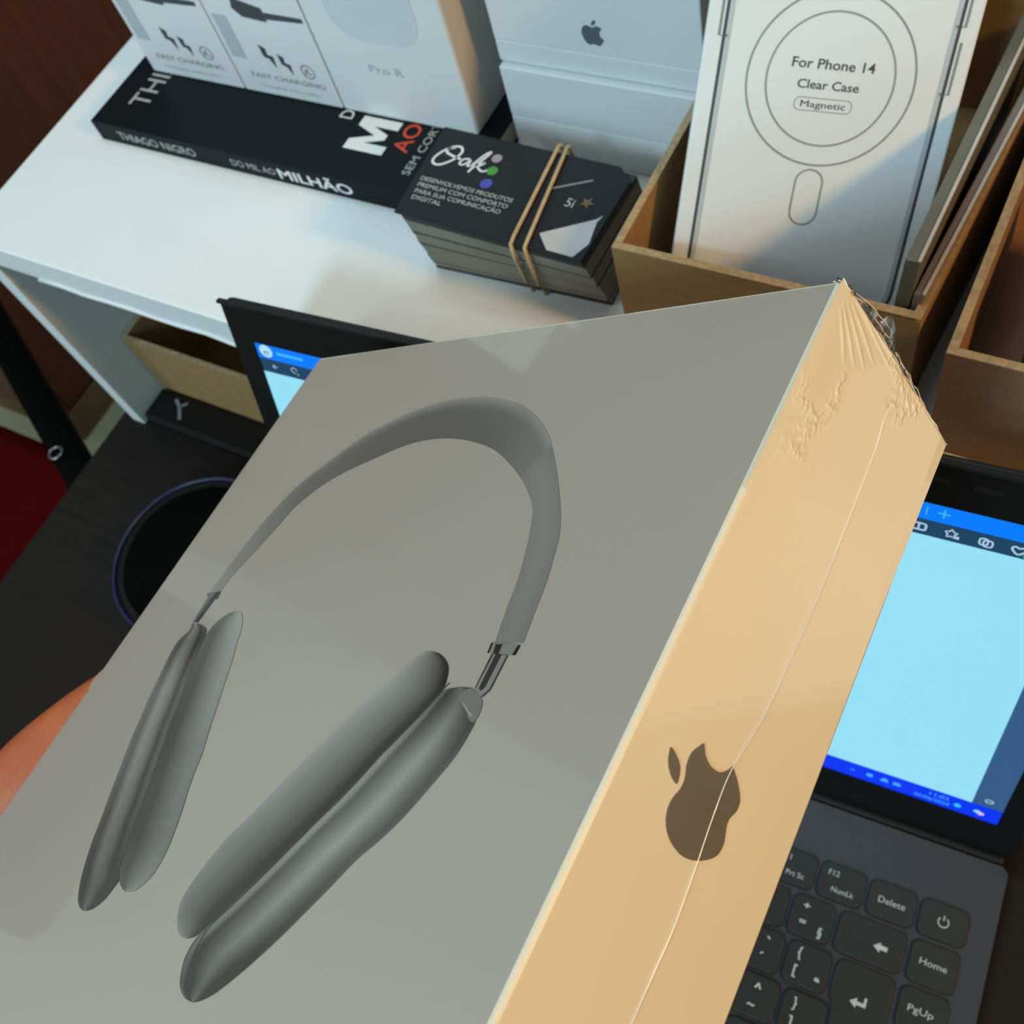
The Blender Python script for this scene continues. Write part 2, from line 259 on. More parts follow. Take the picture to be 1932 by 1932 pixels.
# ------------------------------------------------------------------ room shell
def struct(name, bm, m): o = part(name, bm, m); o['kind'] = 'structure'; return o
bm = bmesh.new(); add_box(bm, -2.2, 1.9, -2.6, 2.0, -.05, 0); struct('floor', bm, floor_m)
bm = bmesh.new(); add_box(bm, -2.25, -2.2, -2.6, 2.0, 0, 2.7); struct('wall_left', bm, wall_m)
bm = bmesh.new(); add_box(bm, -2.25, 1.9, 2.0, 2.05, 0, 2.7); struct('wall_back', bm, wall_m)
t = thing('wardrobe', 'tall reddish-brown wooden wardrobe behind the left end of the white shelf', 'wardrobe', (-1.3, .36, -T))
boxpart('side_panel', wood_red, t, -.6, 0, 0, .02, .055, 2.1, bev=.002)
boxpart('door', wood_red, t, -.012, 0, .022, .62, .06, 2.08, bev=.003)
boxpart('door', wood_red, t, -.012, 0, .624, 1.24, .06, 2.08, bev=.003)
boxpart('body', wood_red, t, -.6, -.014, .02, 1.24, .055, 2.1)
boxpart('plinth', wood_tan, t, -.6, .004, 0, 1.24, 0, .055, label='tan wooden plinth')
for yy in (.59, .656):
    bm = bmesh.new(); add_tube(bm, [(.0, yy, .95), (.03, yy, .95), (.03, yy, 1.10), (.0, yy, 1.10)], .005); part('handle', bm, metal, t, True)

# ------------------------------------------------------------------ table
t = thing('table', 'black-brown work table carrying the laptop and the white shelf', 'table', (-.501, -.19, -T))
boxpart('tabletop', black_table, t, 0, 1.60, 0, .74, T - .03, T, bev=.001)
for x in (.03, 1.52):
    for y in (.03, .66):
        boxpart('leg', lap_black, t, x, x + .05, y, y + .05, 0, T - .03, bev=.002)
boxpart('apron', lap_black, t, .08, 1.52, .66, .68, T - .11, T - .03)

# ------------------------------------------------------------------ white shelf
t = thing('desk_shelf', 'white raised desk shelf with panel legs standing on the black table', 'shelf', (-.4905, .1676, 0))
boxpart('top_panel', white_shelf, t, 0, 1.30, 0, .245, ZR - .0165, ZR, bev=.0008)
boxpart('leg_panel', white_shelf, t, 0, .0105, 0, .245, 0, ZR - .0165, bev=.0005)
boxpart('leg_panel', white_shelf, t, 1.2895, 1.30, 0, .245, 0, ZR - .0165, bev=.0005)
bm = bmesh.new(); pts = [(.045 + .016 * i, -.0002 + .0002 * math.sin(i * 3), ZR - .0168 + .0006 * math.sin(i * 2.1)) for i in range(24)]
add_tube(bm, pts, .0011, 6); part('edge_strip', bm, white_shelf, t, True, label='loose white edging along the underside')

# ------------------------------------------------------------------ things under the shelf
def carton(name, label, loc, w, d, h, m, th=.0028, bulge=0.0, group=None):
    t = thing(name, label, 'box', loc, group=group)
    sk = bulge
    def panel(P):
        bm = bmesh.new(); add_hex(bm, P); return part('side_panel', bm, [m], t)
    panel([(0, 0, 0), (w, 0, 0), (0, th, 0), (w, th, 0), (0, 0, h), (w, 0, h - .001), (0, th, h), (w, th, h - .001)])
    panel([(0, d - th, 0), (w + sk, d - th, 0), (0, d, 0), (w + sk, d, 0), (0, d - th, h), (w + sk, d - th, h), (0, d, h), (w + sk, d, h)])
    panel([(0, th, 0), (th, th, 0), (0, d - th, 0), (th, d - th, 0), (0, th, h), (th, th, h), (0, d - th, h), (th, d - th, h)])
    panel([(w - th, th, 0), (w, th, 0), (w + sk - th, d - th, 0), (w + sk, d - th, 0), (w - th, th, h), (w, th, h), (w + sk - th, d - th, h), (w + sk, d - th, h)])
    boxpart('bottom_panel', m, t, th, w - th, th, d - th, 0, th)
    bm = bmesh.new(); e = .0006     # pale cut rim of the board
    add_box(bm, 0, w, 0, th, h, h + e); add_box(bm, 0, th, th, d, h, h + e)
    add_hex(bm, [(w - th, th, h - .0005), (w, th, h - .0005), (w + sk - th, d, h), (w + sk, d, h), (w - th, th, h + e), (w, th, h + e), (w + sk - th, d, h + e), (w + sk, d, h + e)])
    add_box(bm, th, w, d - th, d, h, h + e)
    part('rim', bm, cardboard_edge, t, label='paler cut cardboard rim')
    return t
carton('cardboard_box', 'open brown cardboard box standing on the table under the white shelf', (-.4785, .1930, 0), .20, .12, .0585, cardboard)
t = thing('flat_case', 'flat black case with a grey mark between the shelf leg and the laptop', 'case', (-.478, .169, 0))
boxpart('body', lap_black, t, 0, .16, 0, .0235, 0, .0065, bev=.002)
boxpart('lid', lap_black, t, .001, .159, .001, .0225, .0066, .0095, bev=.0012)
fr = Fr((.016, .006, .0095), (1, 0, 0), (0, 1, 0))
bm = bmesh.new(); stroke(bm, fr, [(0, .012), (.006, .008), (.012, .0)], .0022); stroke(bm, fr, [(.010, .012), (.006, .008)], .0018); part('emblem', bm, mat('grey_mark', (.35, .36, .42), .3, metal=.5), t, label='small grey Y-shaped mark')
t = thing('round_tin', 'round black tin with a dark blue rim, half hidden behind the headphone box', 'tin', (-.370, .098, 0))
bm = bmesh.new(); bmesh.ops.create_cone(bm, cap_ends=True, segments=48, radius1=.050, radius2=.050, depth=.024, matrix=Matrix.Translation((0, 0, .012))); part('body', bm, lap_black, t)
bm = bmesh.new(); add_tube(bm, [(.049 * math.cos(a * math.pi / 24), .049 * math.sin(a * math.pi / 24), .0245) for a in range(48)], .0014, 8, True); part('rim', bm, blue_rim, t, True, label='dark blue rim')
bm = bmesh.new(); bmesh.ops.create_cone(bm, cap_ends=True, segments=48, radius1=.044, radius2=.040, depth=.005, matrix=Matrix.Translation((0, 0, .0262))); part('lid', bm, chair_black, t)

# ------------------------------------------------------------------ chair left of the table
t = thing('office_chair', 'red upholstered chair with a black armrest left of the table', 'chair', (-.93, -.03, -T))
bm = bmesh.new(); add_box(bm, -.27, .27, -.24, .235, .42, .50, bev=.035, seg=4); part('seat', bm, red_cloth, t, True)
bm = bmesh.new(); add_box(bm, -.28, .28, -.25, .245, .395, .418, bev=.01); part('seat_pan', bm, chair_black, t)
def armrest(bm, P, Q, w, h):
    P, Q = Vector(P), Vector(Q); d = (Q - P).normalized(); s = Vector((0, 0, 1)).cross(d).normalized(); u = d.cross(s)
    V = [p + s * a * w / 2 + u * b * h / 2 for b in (-1, 1) for a in (-1, 1) for p in (P, Q)]
    vs = [bm.verts.new(v) for v in V]
    fs = [bm.faces.new([vs[i] for i in q]) for q in ((0, 2, 3, 1), (4, 5, 7, 6), (0, 1, 5, 4), (2, 6, 7, 3), (0, 4, 6, 2), (1, 3, 7, 5))]
    bmesh.ops.bevel(bm, geom=list({e for f in fs for e in f.edges}), offset=min(w, h) * .3, segments=3, affect='EDGES', profile=.5)
bm = bmesh.new(); armrest(bm, (.382, .160, .690), (.02, .345, .700), .024, .018); part('armrest', bm, chair_black, t, True)
bm = bmesh.new(); armrest(bm, (.10, .300, .690), (.12, .22, .41), .03, .02); part('arm_support', bm, chair_black, t, True)
bm = bmesh.new(); add_tube(bm, [(.350 + .005 * math.cos(a * math.pi / 6), .170 + .005 * math.sin(a * math.pi / 6), .7015) for a in range(12)], .0009, 6, True); part('screw', bm, metal, t, True)
bm = bmesh.new(); add_tube(bm, [(0, 0, .06), (0, 0, .40)], .028, 16); part('column', bm, chair_black, t, True)
for k in range(5):
    a = k * 2 * math.pi / 5 + .3
    bm = bmesh.new(); add_tube(bm, [(0, 0, .09), (.28 * math.cos(a), .28 * math.sin(a), .065)], [.026, .016], 8); part('leg', bm, chair_black, t, True)
    bm = bmesh.new(); bmesh.ops.create_uvsphere(bm, u_segments=14, v_segments=8, radius=.026, matrix=Matrix.Translation((.29 * math.cos(a), .29 * math.sin(a), .026))); part('caster', bm, chair_black, t, True)
bm = bmesh.new(); add_box(bm, -.30, -.24, -.20, .20, .55, .95, bev=.028, seg=4); part('backrest', bm, red_cloth, t, True)
bm = bmesh.new(); armrest(bm, (-.25, 0, .40), (-.285, 0, .70), .06, .02); part('back_support', bm, chair_black, t, True)

# ------------------------------------------------------------------ book
bx0, bx1, by0, by1 = -.4535, -.2335, .2475, .388
t = thing('book', 'black paperback with white lettering lying under the upright white boxes', 'book', (bx0, by0, ZR))
bw, bd, bt = bx1 - bx0, by1 - by0, .012
boxpart('pages', book_pages, t, .001, bw - .001, .0015, bd - .001, .0006, bt - .0006)
bm = bmesh.new(); add_box(bm, 0, bw, 0, bd, bt - .0006, bt, bev=.0002, seg=1); add_box(bm, 0, bw, 0, bd, 0, .0006); add_box(bm, 0, bw, 0, .001, .0004, bt - .0003)
part('cover', bm, book_black, t)
fr = Fr((0, 0, bt), (0, 1, 0), (-1, 0, 0))       # reads away from the viewer, letter tops to the left
text('THIAGO NIGRO', fr, .0155, -.0265, .0125, ink_grey_white, t, width=.11)
text('DO', fr, .0345, -.1430, .0075, ink_white, t, width=.012)
MP = [(0, 0), (0, 1), (.30, 1), (.52, .46), (.74, 1), (1.04, 1), (1.04, 0), (.78, 0), (.78, .60), (.60, .16), (.44, .16), (.26, .60), (.26, 0)]
decal('lettering', fr, [[(.0175 + x * .0200, -.1700 + y * .0215) for x, y in MP]], ink_white, t)
decal('lettering', fr, [[(.0400, -.1700), (.0450, -.1700), (.0450, -.1485), (.0400, -.1485)], [(.0472, -.1700), (.0590, -.1700), (.0590, -.1652), (.0522, -.1652), (.0522, -.1485), (.0472, -.1485)]], ink_white, t)
text('AO MILHÃO', fr, .0215, -.1812, .0085, ink_red, t, width=.066, bold=.008)
text('SEM CORTAR O CAFEZINHO', fr, .0100, -.1895, .0042, ink_grey_white, t, width=.088)
fr = Fr((0, 0, 0), (1, 0, 0), (0, 0, 1))
text('THIAGO NIGRO', fr, .0155, .0035, .0050, ink_grey_white, t, width=.052, bold=.005)
text('DO MIL AO', fr, .0905, .0040, .0040, ink_grey_white, t, width=.027)
text('MILHÃO', fr, .1195, .0030, .0058, ink_white, t, width=.043, bold=.02)

# ------------------------------------------------------------------ upright white boxes on the book
def bolt(cx, cy, s):   # small lightning mark
    return [(cx - .30 * s, cy + .62 * s), (cx + .05 * s, cy + .45 * s), (cx + .0 * s, cy + .10 * s), (cx + .32 * s, cy + .05 * s), (cx + .25 * s, cy - .62 * s), (cx + .02 * s, cy - .12 * s), (cx - .26 * s, cy - .05 * s)]
def upright(label, x0, x1, y0, d, h):
    t = thing('retail_box', label, 'box', (x0, y0, .1802), group='white retail boxes standing on the black book')
    w = x1 - x0
    boxpart('carton', paper_white, t, 0.0003, w - .0003, 0, d, 0, h, bev=.0007)
    boxpart('hanger_tab', paper_white, t, w * .3, w * .7, d - .001, d - .0004, h, h + .012)
    return t, w, Fr((0, 0, 0), (1, 0, 0), (0, 0, 1))
for k, (x0, x1) in enumerate(((-.4400, -.3783), (-.3780, -.3180))):
    lab = ('white cable box at the left end of the book, with lightning marks' , 'middle white box with a picture of a black cable plug')[k]
    t, w, fr = upright(lab, x0, x1, .2872, .0345, .125)
    decal('print', fr, [bolt(.0265, .0235, .010), bolt(.0355, .0205, .0088)], ink_dark, t, label='two dark lightning marks')
    bm = ring(fr, .0475, .0185, .0036, .0007, 28); stroke(bm, fr, [(.0475, .0205), (.0475, .0180), (.0492, .0168)], .0009); stroke(bm, fr, [(.0455, .0165), (.0465, .0195)], .0009); part('icon', bm, ink_mid, t, label='round grey icon')
    text('FAST CHARGING', fr, .010, .0098, .0028, ink_mid, t, width=.044)
    text('Charging data cable', fr, .012, .0046, .0016, ink_pale, t, width=.036)
    decal('stripe', fr, [[(.0035 + .0 * k, .020), (.012, .020), (.012, .043), (.0035, .043)]], ink_pale, t, label='pale grey stripe')
    px = .0185
    decal('plug_picture', fr, [[(px, .048), (px + .004, .0440), (px + .018, .0430), (px + .018, .0500), (px + .002, .0535)], [(px + .018, .0445), (.058, .0455), (.058, .0478), (px + .018, .0480)]], ink_dark, t, label='printed black cable plug')
    text('USB-C', fr, .008, .100, .006, ink_mid, t, width=.025)
t, w, fr = upright('large white box with a pale grey case picture, right of the cable boxes', -.3177, -.2440, .2872, .0345, .105)
decal('case_picture', fr, [rrect(.014, .060, .0415, .080, .014, 8)], mat('pale_blue_grey_ink', (.56, .62, .66), .5, var=.04), t, label='pale grey rounded picture')
text('Pro R', fr, .0255, .0255, .0042, ink_pale, t, width=.018)
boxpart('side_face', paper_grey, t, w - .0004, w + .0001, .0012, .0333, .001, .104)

# ------------------------------------------------------------------ two flat white boxes behind
t = thing('phone_box', 'lower of the two flat white boxes behind the card stack', 'box', (-.2292, .2948, ZR), group='flat white boxes stacked behind the card stack')
boxpart('base', paper_white, t, 0, .0905, 0, .11, 0, .020, bev=.0006)
boxpart('lid', paper_white, t, 0, .0905, 0, .11, .0203, .0452, bev=.0006)
LOGO = {'body': DATA['logo'], 'leaf': DATA['leaf']}
def logo_polys(cx, cy, s):   # the same bitten-fruit mark as on the big box, scaled about its centre and turned upright
    P = [(-p[1], p[0]) for p in DATA['logo']]; L = [(-p[1], p[0]) for p in DATA['leaf']]
    xs = [p[0] for p in P]; ys = [p[1] for p in P]; ox, oy = (min(xs) + max(xs)) / 2, (min(ys) + max(ys)) / 2; k = s / (max(ys) - min(ys))
    return P, L, ox, oy, k
APPLE = [(0, .30), (.10, .33), (.22, .38), (.34, .36), (.43, .27), (.36, .20), (.31, .10), (.31, -.02), (.37, -.13), (.46, -.19), (.41, -.31), (.33, -.43), (.24, -.50), (.14, -.49), (.0, -.45), (-.13, -.49), (-.22, -.50), (-.33, -.42), (-.42, -.26), (-.47, -.06), (-.46, .12), (-.39, .27), (-.27, .36), (-.13, .36)]
LEAF = [(.0, .40), (.02, .50), (.09, .60), (.20, .65), (.21, .55), (.15, .45), (.06, .40)]
t = thing('phone_box', 'upper flat white box with a dark bitten-apple mark on its front', 'box', (-.2300, .2980, ZR + .0456), group='flat white boxes stacked behind the card stack')
boxpart('base', paper_white, t, 0, .0905, 0, .105, 0, .010, bev=.0006)
boxpart('lid', paper_white, t, 0, .0905, 0, .105, .0100, .047, bev=.0006)
fr = Fr((0, 0, 0), (1, 0, 0), (0, 0, 1))
s_ = .0098
decal('emblem', fr, [[(.0458 + x * s_, .0195 + y * s_) for x, y in smooth_poly(APPLE, 3)], [(.0458 + x * s_, .0195 + y * s_) for x, y in smooth_poly(LEAF, 2)]], mat('slate_ink', (.09, .12, .14), .5), t, label='dark grey bitten-apple mark')

# ------------------------------------------------------------------ banded stack of business cards
cx0, cy0 = -.2400, .2180
t = thing('business_card_stack', 'banded stack of black business cards printed Oak beside the book', 'cards', (cx0, cy0, ZR))
n = 25; ct = .037 / n
me = bpy.data.meshes.new('card'); bm = bmesh.new(); add_box(bm, .0050, .0862, 0, .0455, 0, ct - .00006); bm.to_mesh(me); bm.free()
me.materials.append(card_edge)
me_d = me.copy(); me_d.materials.clear(); me_d.materials.append(mat('dark_card_edges', (.045, .045, .045), .7, .3, var=.3, vs=90))
for k in range(n):
    o = bpy.data.objects.new('card', me_d if (k > n - 3 or k in (12, 17, 3) or k == 0) else me); C.objects.link(o); o.parent = t
    f = k / (n - 1); g = max(0, f - .6) / .4
    dx = .0004 * math.sin(k * 1.9) + .0025 * (1 - f); dy = .0006 * math.sin(k * .9) + .0003 * math.sin(k * 2.7) + .0006 * (1 - f)
    if f > .7: dx, dy = .0009 * (1 - f), .0004
    o.location = (-.0070 * 0 + (.0005 - .0005 * f) + dx * .3, .0052 * (1 - f) + dy * .4 - .0005, k * ct); o.rotation_euler.z = .008 * math.sin(k * 1.3) * (1 - f) - .03 + .075 * (1 - f)
ctop = n * ct
bm = bmesh.new(); add_prism(bm, [(.0030, 0), (.0870, 0), (.0870, .0410), (.0800, .0470), (-.0010, .0470)], 0, .0012, bev=.0002)
tc = part('top_card', bm, card_black, t, label='top black card with white script and coloured dots'); tc.location = (-.0010, -.0005, ctop + .00005); tc.rotation_euler.z = -.03
fr = Fr((0, 0, .0012), (1, 0, 0), (0, 1, 0))
def rel(x, y): return (x / 1000 - cx0, y / 1000 - cy0)
bm = bmesh.new()
O_ = [(.010, .0375), (.0065, .0355), (.0040, .0305), (.0050, .0275), (.0085, .0275), (.0125, .0315), (.0140, .0360), (.0120, .0385), (.0085, .0375), (.0075, .0345), (.0120, .0330), (.0155, .0325)]
stroke(bm, fr, smooth_poly(O_, 4, False), .0011)
stroke(bm, fr, smooth_poly([(.0195, .0335), (.0170, .0330), (.0160, .0305), (.0180, .0300), (.0200, .0330), (.0200, .0300), (.0215, .0305)], 4, False), .0009)
stroke(bm, fr, smooth_poly([(.0215, .0300), (.0240, .0370), (.0260, .0395), (.0255, .0370), (.0225, .0290), (.0222, .0270)], 4, False), .0010)
stroke(bm, fr, smooth_poly([(.0225, .0310), (.0265, .0335), (.0250, .0315), (.0240, .0310), (.0275, .0290), (.0300, .0310)], 4, False), .0009)
part('lettering', bm, ink_white, tc)
def disc(x, y, r): return [(x + r * math.cos(a * math.pi / 12), y + r * math.sin(a * math.pi / 12)) for a in range(24)]
decal('dot', fr, [disc(.0300, .0370, .0022)], ink_lilac, tc, label='lilac grey dot')
decal('dot', fr, [disc(.0315, .0305, .0023)], ink_green, tc, label='green dot')
decal('dot', fr, [disc(.0325, .0237, .0025)], ink_blue, tc, label='blue dot')
for k, s in enumerate(('DESENVOLVEMOS PRODUTOS', 'PREMIUM COM CONFORTO', 'PARA SUA COMUNICAÇÃO', 'DIGITAL')):
    text(s, fr, .0045 + .0006 * k, .0178 - .0033 * k, .0021, ink_grey_white, tc, width=(.043, .042, .040, .014)[k], bold=.01)
decal('picture', fr, [[(.0655, .0075), (.0830, .0200), (.0850, .0225), (.0840, .0190), (.0860, .0085), (.0870 - .004, .0010), (.0720, .0010)]], mat('silver_ink', (.50, .50, .50), .45, var=.1), tc, label='printed white device shape')
bm = bmesh.new(); stroke(bm, fr, [(.0590, .0290), (.0730, .0375)], .0009); part('line', bm, ink_mid, tc)
text('5i', fr, .0680, .0225, .0042, ink_pale, tc, width=.0035)
decal('star', fr, [[(.0760 + (.003 if a % 2 == 0 else .0013) * math.cos(a * math.pi / 5), .0265 + (.003 if a % 2 == 0 else .0013) * math.sin(a * math.pi / 5)) for a in range(10)]], mat('dull_gold_ink', (.12, .10, .04), .5), tc, label='dull gold star')
# rubber band looped round the stack, two strands
t = thing('rubber_band', 'tan rubber band looped twice round the card stack', 'rubber band', (cx0, cy0, ZR))
zt, zb = ctop + .0024, -.0001 + .0008
for xa, xb, nm in ((.0528, .0565, 0), (.0565, .0625, 1)):
    bm = bmesh.new()
    # top run from the back edge to the front edge, down the front, under, up the back
    L = [(xa, .0482, zt - .0004), (xa - .0004, .0470, zt), (xb, .0, zt), (xb + .0002, -.0032, zt - .0006), (xb + .0005, -.0038, zt - .006), (xb - .003, .0030, .010), (xb - .0035, .0058, zb), (xb - .003, .0085, zb), (xa, .0500, zb), (xa, .0530, zb + .001), (xa, .0515, .020), (xa, .0482, zt - .001)]
    add_tube(bm, L, .0008, 8, True); part('strand', bm, rubber, t, True)

# ------------------------------------------------------------------ cartons on the shelf
carton('cardboard_box', 'open brown cardboard box holding the clear-case box on the white shelf', (-.1385, .2125, ZR), .1045, .150, .053, cardboard, bulge=.009)
carton('cardboard_box', 'open pinkish-brown cardboard box at the right end of the white shelf', (-.0238, .2033, ZR), .135, .17, .0525, cardboard_pink)
t = thing('retail_box', 'small grey box inside the right-hand cardboard box', 'box', (-.004, .232, ZR + .003))
boxpart('carton', board_grey, t, 0, .060, 0, .05, 0, .044, bev=.0006)
boxpart('lid', board_dark, t, -.0002, .0602, -.0002, .0502, .038, .0445, bev=.0006)
# flat boards standing beside the case box
def board(label, x0, y0, x1, y1, zt, th, m, lean):
    t = thing('accessory_box', label, 'box', (x0, y0, ZR + .0035), group='thin accessory boxes standing in the cardboard box')
    d = Vector((x1 - x0, y1 - y0, 0)); h = zt - ZR - .0035
    bm = bmesh.new(); l = lean; P = []
    for z in (0, h):
        for y in (0, 1):
            for x in (0, th):
                P.append((d.x * y + x + l * (z / h - 1), d.y * y, z))
    add_hex(bm, P, bev=.0004); part('carton', bm, m, t)
    bm = bmesh.new(); P = [(d.x * y + x, d.y * y, h + z) for z in (-.0002, .0004) for y in (0, 1) for x in (th - .0009, th + .0001)]
    add_hex(bm, P); part('top_seam', bm, board_rim, t, label='pale top edge')
    return t
board('grey-green thin box nearest the clear-case box', -.0425, .2180, -.0390, .335, .2400, .0045, board_grey, .004)
board('lilac-grey thin box leaning on the right wall of its cardboard box', -.0385, .2180, -.0300, .335, .2262, .0034, board_lilac, .002)

# ------------------------------------------------------------------ clear-case retail box
q = 1.07
U = Vector((.9354, .2960, -.1935)); Vv = Vector((-.0165, .5831, .8123)); U.normalize(); Vv = (Vv - U * Vv.dot(U)).normalized(); N = U.cross(Vv)
CW = Vector((0, 0, .4916484)); c0 = Vector((-.0803, .2583, .2635)); c1 = CW + (c0 - CW) * q
hw, th = .0784 * q / 2, .011
t = thing('phone_case_box', 'white clear-case retail box with printed rings leaning in the cardboard box', 'box', c1 - Vv * .078 * q, rot_cols(U, Vv, N))
L0 = .078 * q
boxpart('carton', paper_white, t, -hw, hw, 0, .165 * q, -th, 0, bev=.0008)
boxpart('hanger_tab', paper_white, t, -.018, .018, .165 * q, .18 * q, -th, -th + .0006)
fr = Fr((0, L0, 0), (1, 0, 0), (0, 1, 0))
bm = ring(fr, 0, 0, .0248 * q, .00065, 96); part('ring', bm, ink_ring, t, label='outer printed ring')
bm = ring(fr, 0, 0, .0189 * q, .00060, 96); part('ring', bm, ink_ring, t, label='inner printed ring')
bm = bmesh.new(); stroke(bm, fr, rrect(-.0042 * q, .0042 * q, -.0433 * q, -.0262 * q, .0041 * q, 8), .0006, True); part('pill_mark', bm, ink_ring, t)
bm = bmesh.new(); O1 = rrect(-.0335 * q, .0335 * q, -.0725 * q, .075 * q, .0105 * q, 8)
stroke(bm, fr, O1, .0010, True, lift=.00002); part('case_outline', bm, ink_dark, t, label='printed outline of the clear case')
bm = bmesh.new(); O2 = rrect(-.0322 * q, .0322 * q, -.0712 * q, .0737 * q, .0095 * q, 8); stroke(bm, fr, O2, .0013, True); part('case_outline', bm, ink_pale, t, label='pale inner line of the clear case')
for sx, ya, yb in ((-1, .010, .040), (1, -.0005, .0135), (1, .018, .032)):
    bm = bmesh.new(); stroke(bm, fr, [(sx * .0323 * q, ya * q - .0004), (sx * .0350 * q, ya * q - .0004), (sx * .0350 * q, yb * q)], .0009)
    part('button_mark', bm, ink_mid, t, label='printed side button')
text('For Phone 14', fr, -.0120 * q, .0030 * q, .0030, mat('charcoal_ink', (.06, .065, .06), .5), t, width=.0245 * q, bold=.01)
text('Clear Case', fr, -.0093 * q, -.0027 * q, .0027, mat('charcoal_ink', (.06, .065, .06)), t, width=.0183 * q, bold=.01)
text('Magnetic', fr, -.0073 * q, -.0080 * q, .0020, ink_dark, t, width=.0135 * q)
bm = bmesh.new(); stroke(bm, fr, rrect(-.0092 * q, .0080 * q, -.0090 * q, -.0053 * q, .0016 * q, 5), .00025, True); part('pill_mark', bm, ink_ring, t, label='thin pill-shaped frame')

# ------------------------------------------------------------------ laptop
yaw = 0.07304933; ln = 0.27699796
LX = Vector((math.cos(yaw), math.sin(yaw), 0)); LY = Vector((-math.sin(yaw), math.cos(yaw), 0)); LZ = Vector((0, 0, 1))
t = thing('laptop', 'open dark grey laptop with a lit blue screen in front of the white shelf', 'laptop', (.0557, .1163, 0), rot_cols(LX, LY, LZ))
lap = t; LWd = .3306
bm = bmesh.new(); add_prism(bm, rrect(-LWd, 0, -.222, 0, .0025, 5), .0015, .0158, bev=.0008); part('base', bm, lap_deck, t)
for x in (-.30, -.03):
    for y in (-.20, -.02): boxpart('rubber_foot', lap_black, t, x - .012, x + .012, y - .004, y + .004, 0, .0016)
boxpart('hinge', lap_black, t, -.328, -.002, .0002, .0095, .003, .0150, bev=.002)
# lid: tilted frame; origin on the hinge line
ts = Vector((0, math.sin(ln), math.cos(ln))); tn = Vector((0, -math.cos(ln), math.sin(ln)))
Bd = Vector((0, .0098, .0372))      # bottom edge line of the display
f_l = Fr(Bd, (1, 0, 0), ts, 0)
def lidbox(name, m, u0, u1, v0, v1, z0, z1, r=.003, parent=None, label=None, bev=0):
    bm = bmesh.new(); add_prism(bm, rrect(u0, u1, v0, v1, r, 4), z0, z1, bev=bev, fr=lambda x, y, z: f_l.p(x, y, z)); return part(name, bm, m, parent or t, label=label)
DL, DR, DH = -.3196, -.0106, .1661
lidbox('lid', lap_lid, -LWd, 0, -.0225, DH + .0178, -.0030, -.0012, .006, bev=.0006)
# bezel frame in four strips (raised rim)
bm = bmesh.new()
for (u0, u1, v0, v1) in ((-LWd + .001, DL, -.022, DH + .0172), (DR, -.001, -.022, DH + .0172), (DL, DR, -.022, 0), (DL, DR, DH, DH + .0172)):
    add_prism(bm, [(u0, v0), (u1, v0), (u1, v1), (u0, v1)], -.0012, .0002, fr=lambda x, y, z: f_l.p(x, y, z))
part('bezel', bm, lap_black, t)
bm = bmesh.new()
for (u0, u1, v0, v1) in ((-LWd, 0, DH + .0166, DH + .0178),):
    add_prism(bm, [(u0, v0), (u1, v0), (u1, v1), (u0, v1)], -.0010, .0010, fr=lambda x, y, z: f_l.p(x, y, z))
part('bezel_rim', bm, lap_lid, t)
for k in range(5):
    lidbox('bumper', lap_lid, -.070 + .0145 * k, -.062 + .0145 * k, DH + .0095, DH + .0115, 0, .0006, .0006)
disp = lidbox('display', mat('display_black', (.004, .004, .005), .2), DL, DR, 0, DH, -.0012, -.0004, .0005)
fd = Fr(f_l.p(DL, DH, 0), (1, 0, 0), ts, -.00036)      # x right, y up from the top-left corner of the picture
def scr(name, col, es, x0, x1, y0, y1, lift=0.0, label=None, r=0):
    m_ = mat('screen_' + '_'.join('%d' % round(c * 100) for c in col) + '_%d' % round(es * 100), (0, 0, 0), .25, emit=col, es=es)
    poly = rrect(x0, x1, -y1, -y0, r, 3) if r else [(x0, -y1), (x1, -y1), (x1, -y0), (x0, -y0)]
    return decal(name, fd, [poly], m_, disp, lift=lift, label=label)
CY = (.30, .74, .93)
scr('title_bar', (0, .20, 1.0), 1.0, 0, .309, 0, .0076, label='blue title bar')
scr('toolbar', (.012, .055, .115), 1.0, 0, .309, .0076, .0145, label='dark toolbar')
scr('page', CY, 1.0, 0, .2975, .0145, .1558, label='pale cyan page')
scr('side_bar', (.032, .105, .24), 1.0, .2975, .309, .0145, .1558, label='steel blue side bar')
scr('taskbar', (0, .035, .90), 1.0, 0, .309, .1558, .1661, label='deep blue taskbar')
ic = mat('screen_icon', (0, 0, 0), .3, emit=(.40, .60, .78), es=1.0); icb = mat('screen_icon_blue', (0, 0, 0), .3, emit=(.05, .45, 1.0), es=1.0)
L1 = .00006
def sic(name, draw, m): bm = bmesh.new(); draw(bm); return part(name, bm, m, disp)
sic('icon', lambda b: (flat(b, fd, disc(.0045, -.0037, .0030), lift=L1)), mat('screen_pale', (0, 0, 0), .3, emit=(.45, .75, .9), es=1.0))
text('e', fd, .0033, -.0052, .0028, mat('screen_dim', (0, 0, 0), .3, emit=(.02, .18, .42), es=1), disp, width=.0026, lift=L1 * 2.2)
sic('icon', lambda b: flat(b, fd, [(.0095, -.0030), (.022, -.0030), (.022, -.0044), (.0095, -.0044)], lift=L1), icb)
sic('icon', lambda b: (stroke(b, fd, [(.0055, -.0110), (.0078, -.0110)], .0004, lift=L1), stroke(b, fd, [(.0066, -.0100), (.0055, -.0110), (.0066, -.0120)], .0004, lift=L1)), ic)
sic('icon', lambda b: (stroke(b, fd, [(.0160 + .0013 * math.cos(a / 2), -.0105 + .0013 * math.sin(a / 2)) for a in range(11)], .0004, lift=L1), stroke(b, fd, [(.0170, -.0118), (.0178, -.0127)], .0004, lift=L1)), ic)
sic('icon', lambda b: stroke(b, fd, [(.2533, -.0022), (.2533, -.0056)], .0004, lift=L1), icb)
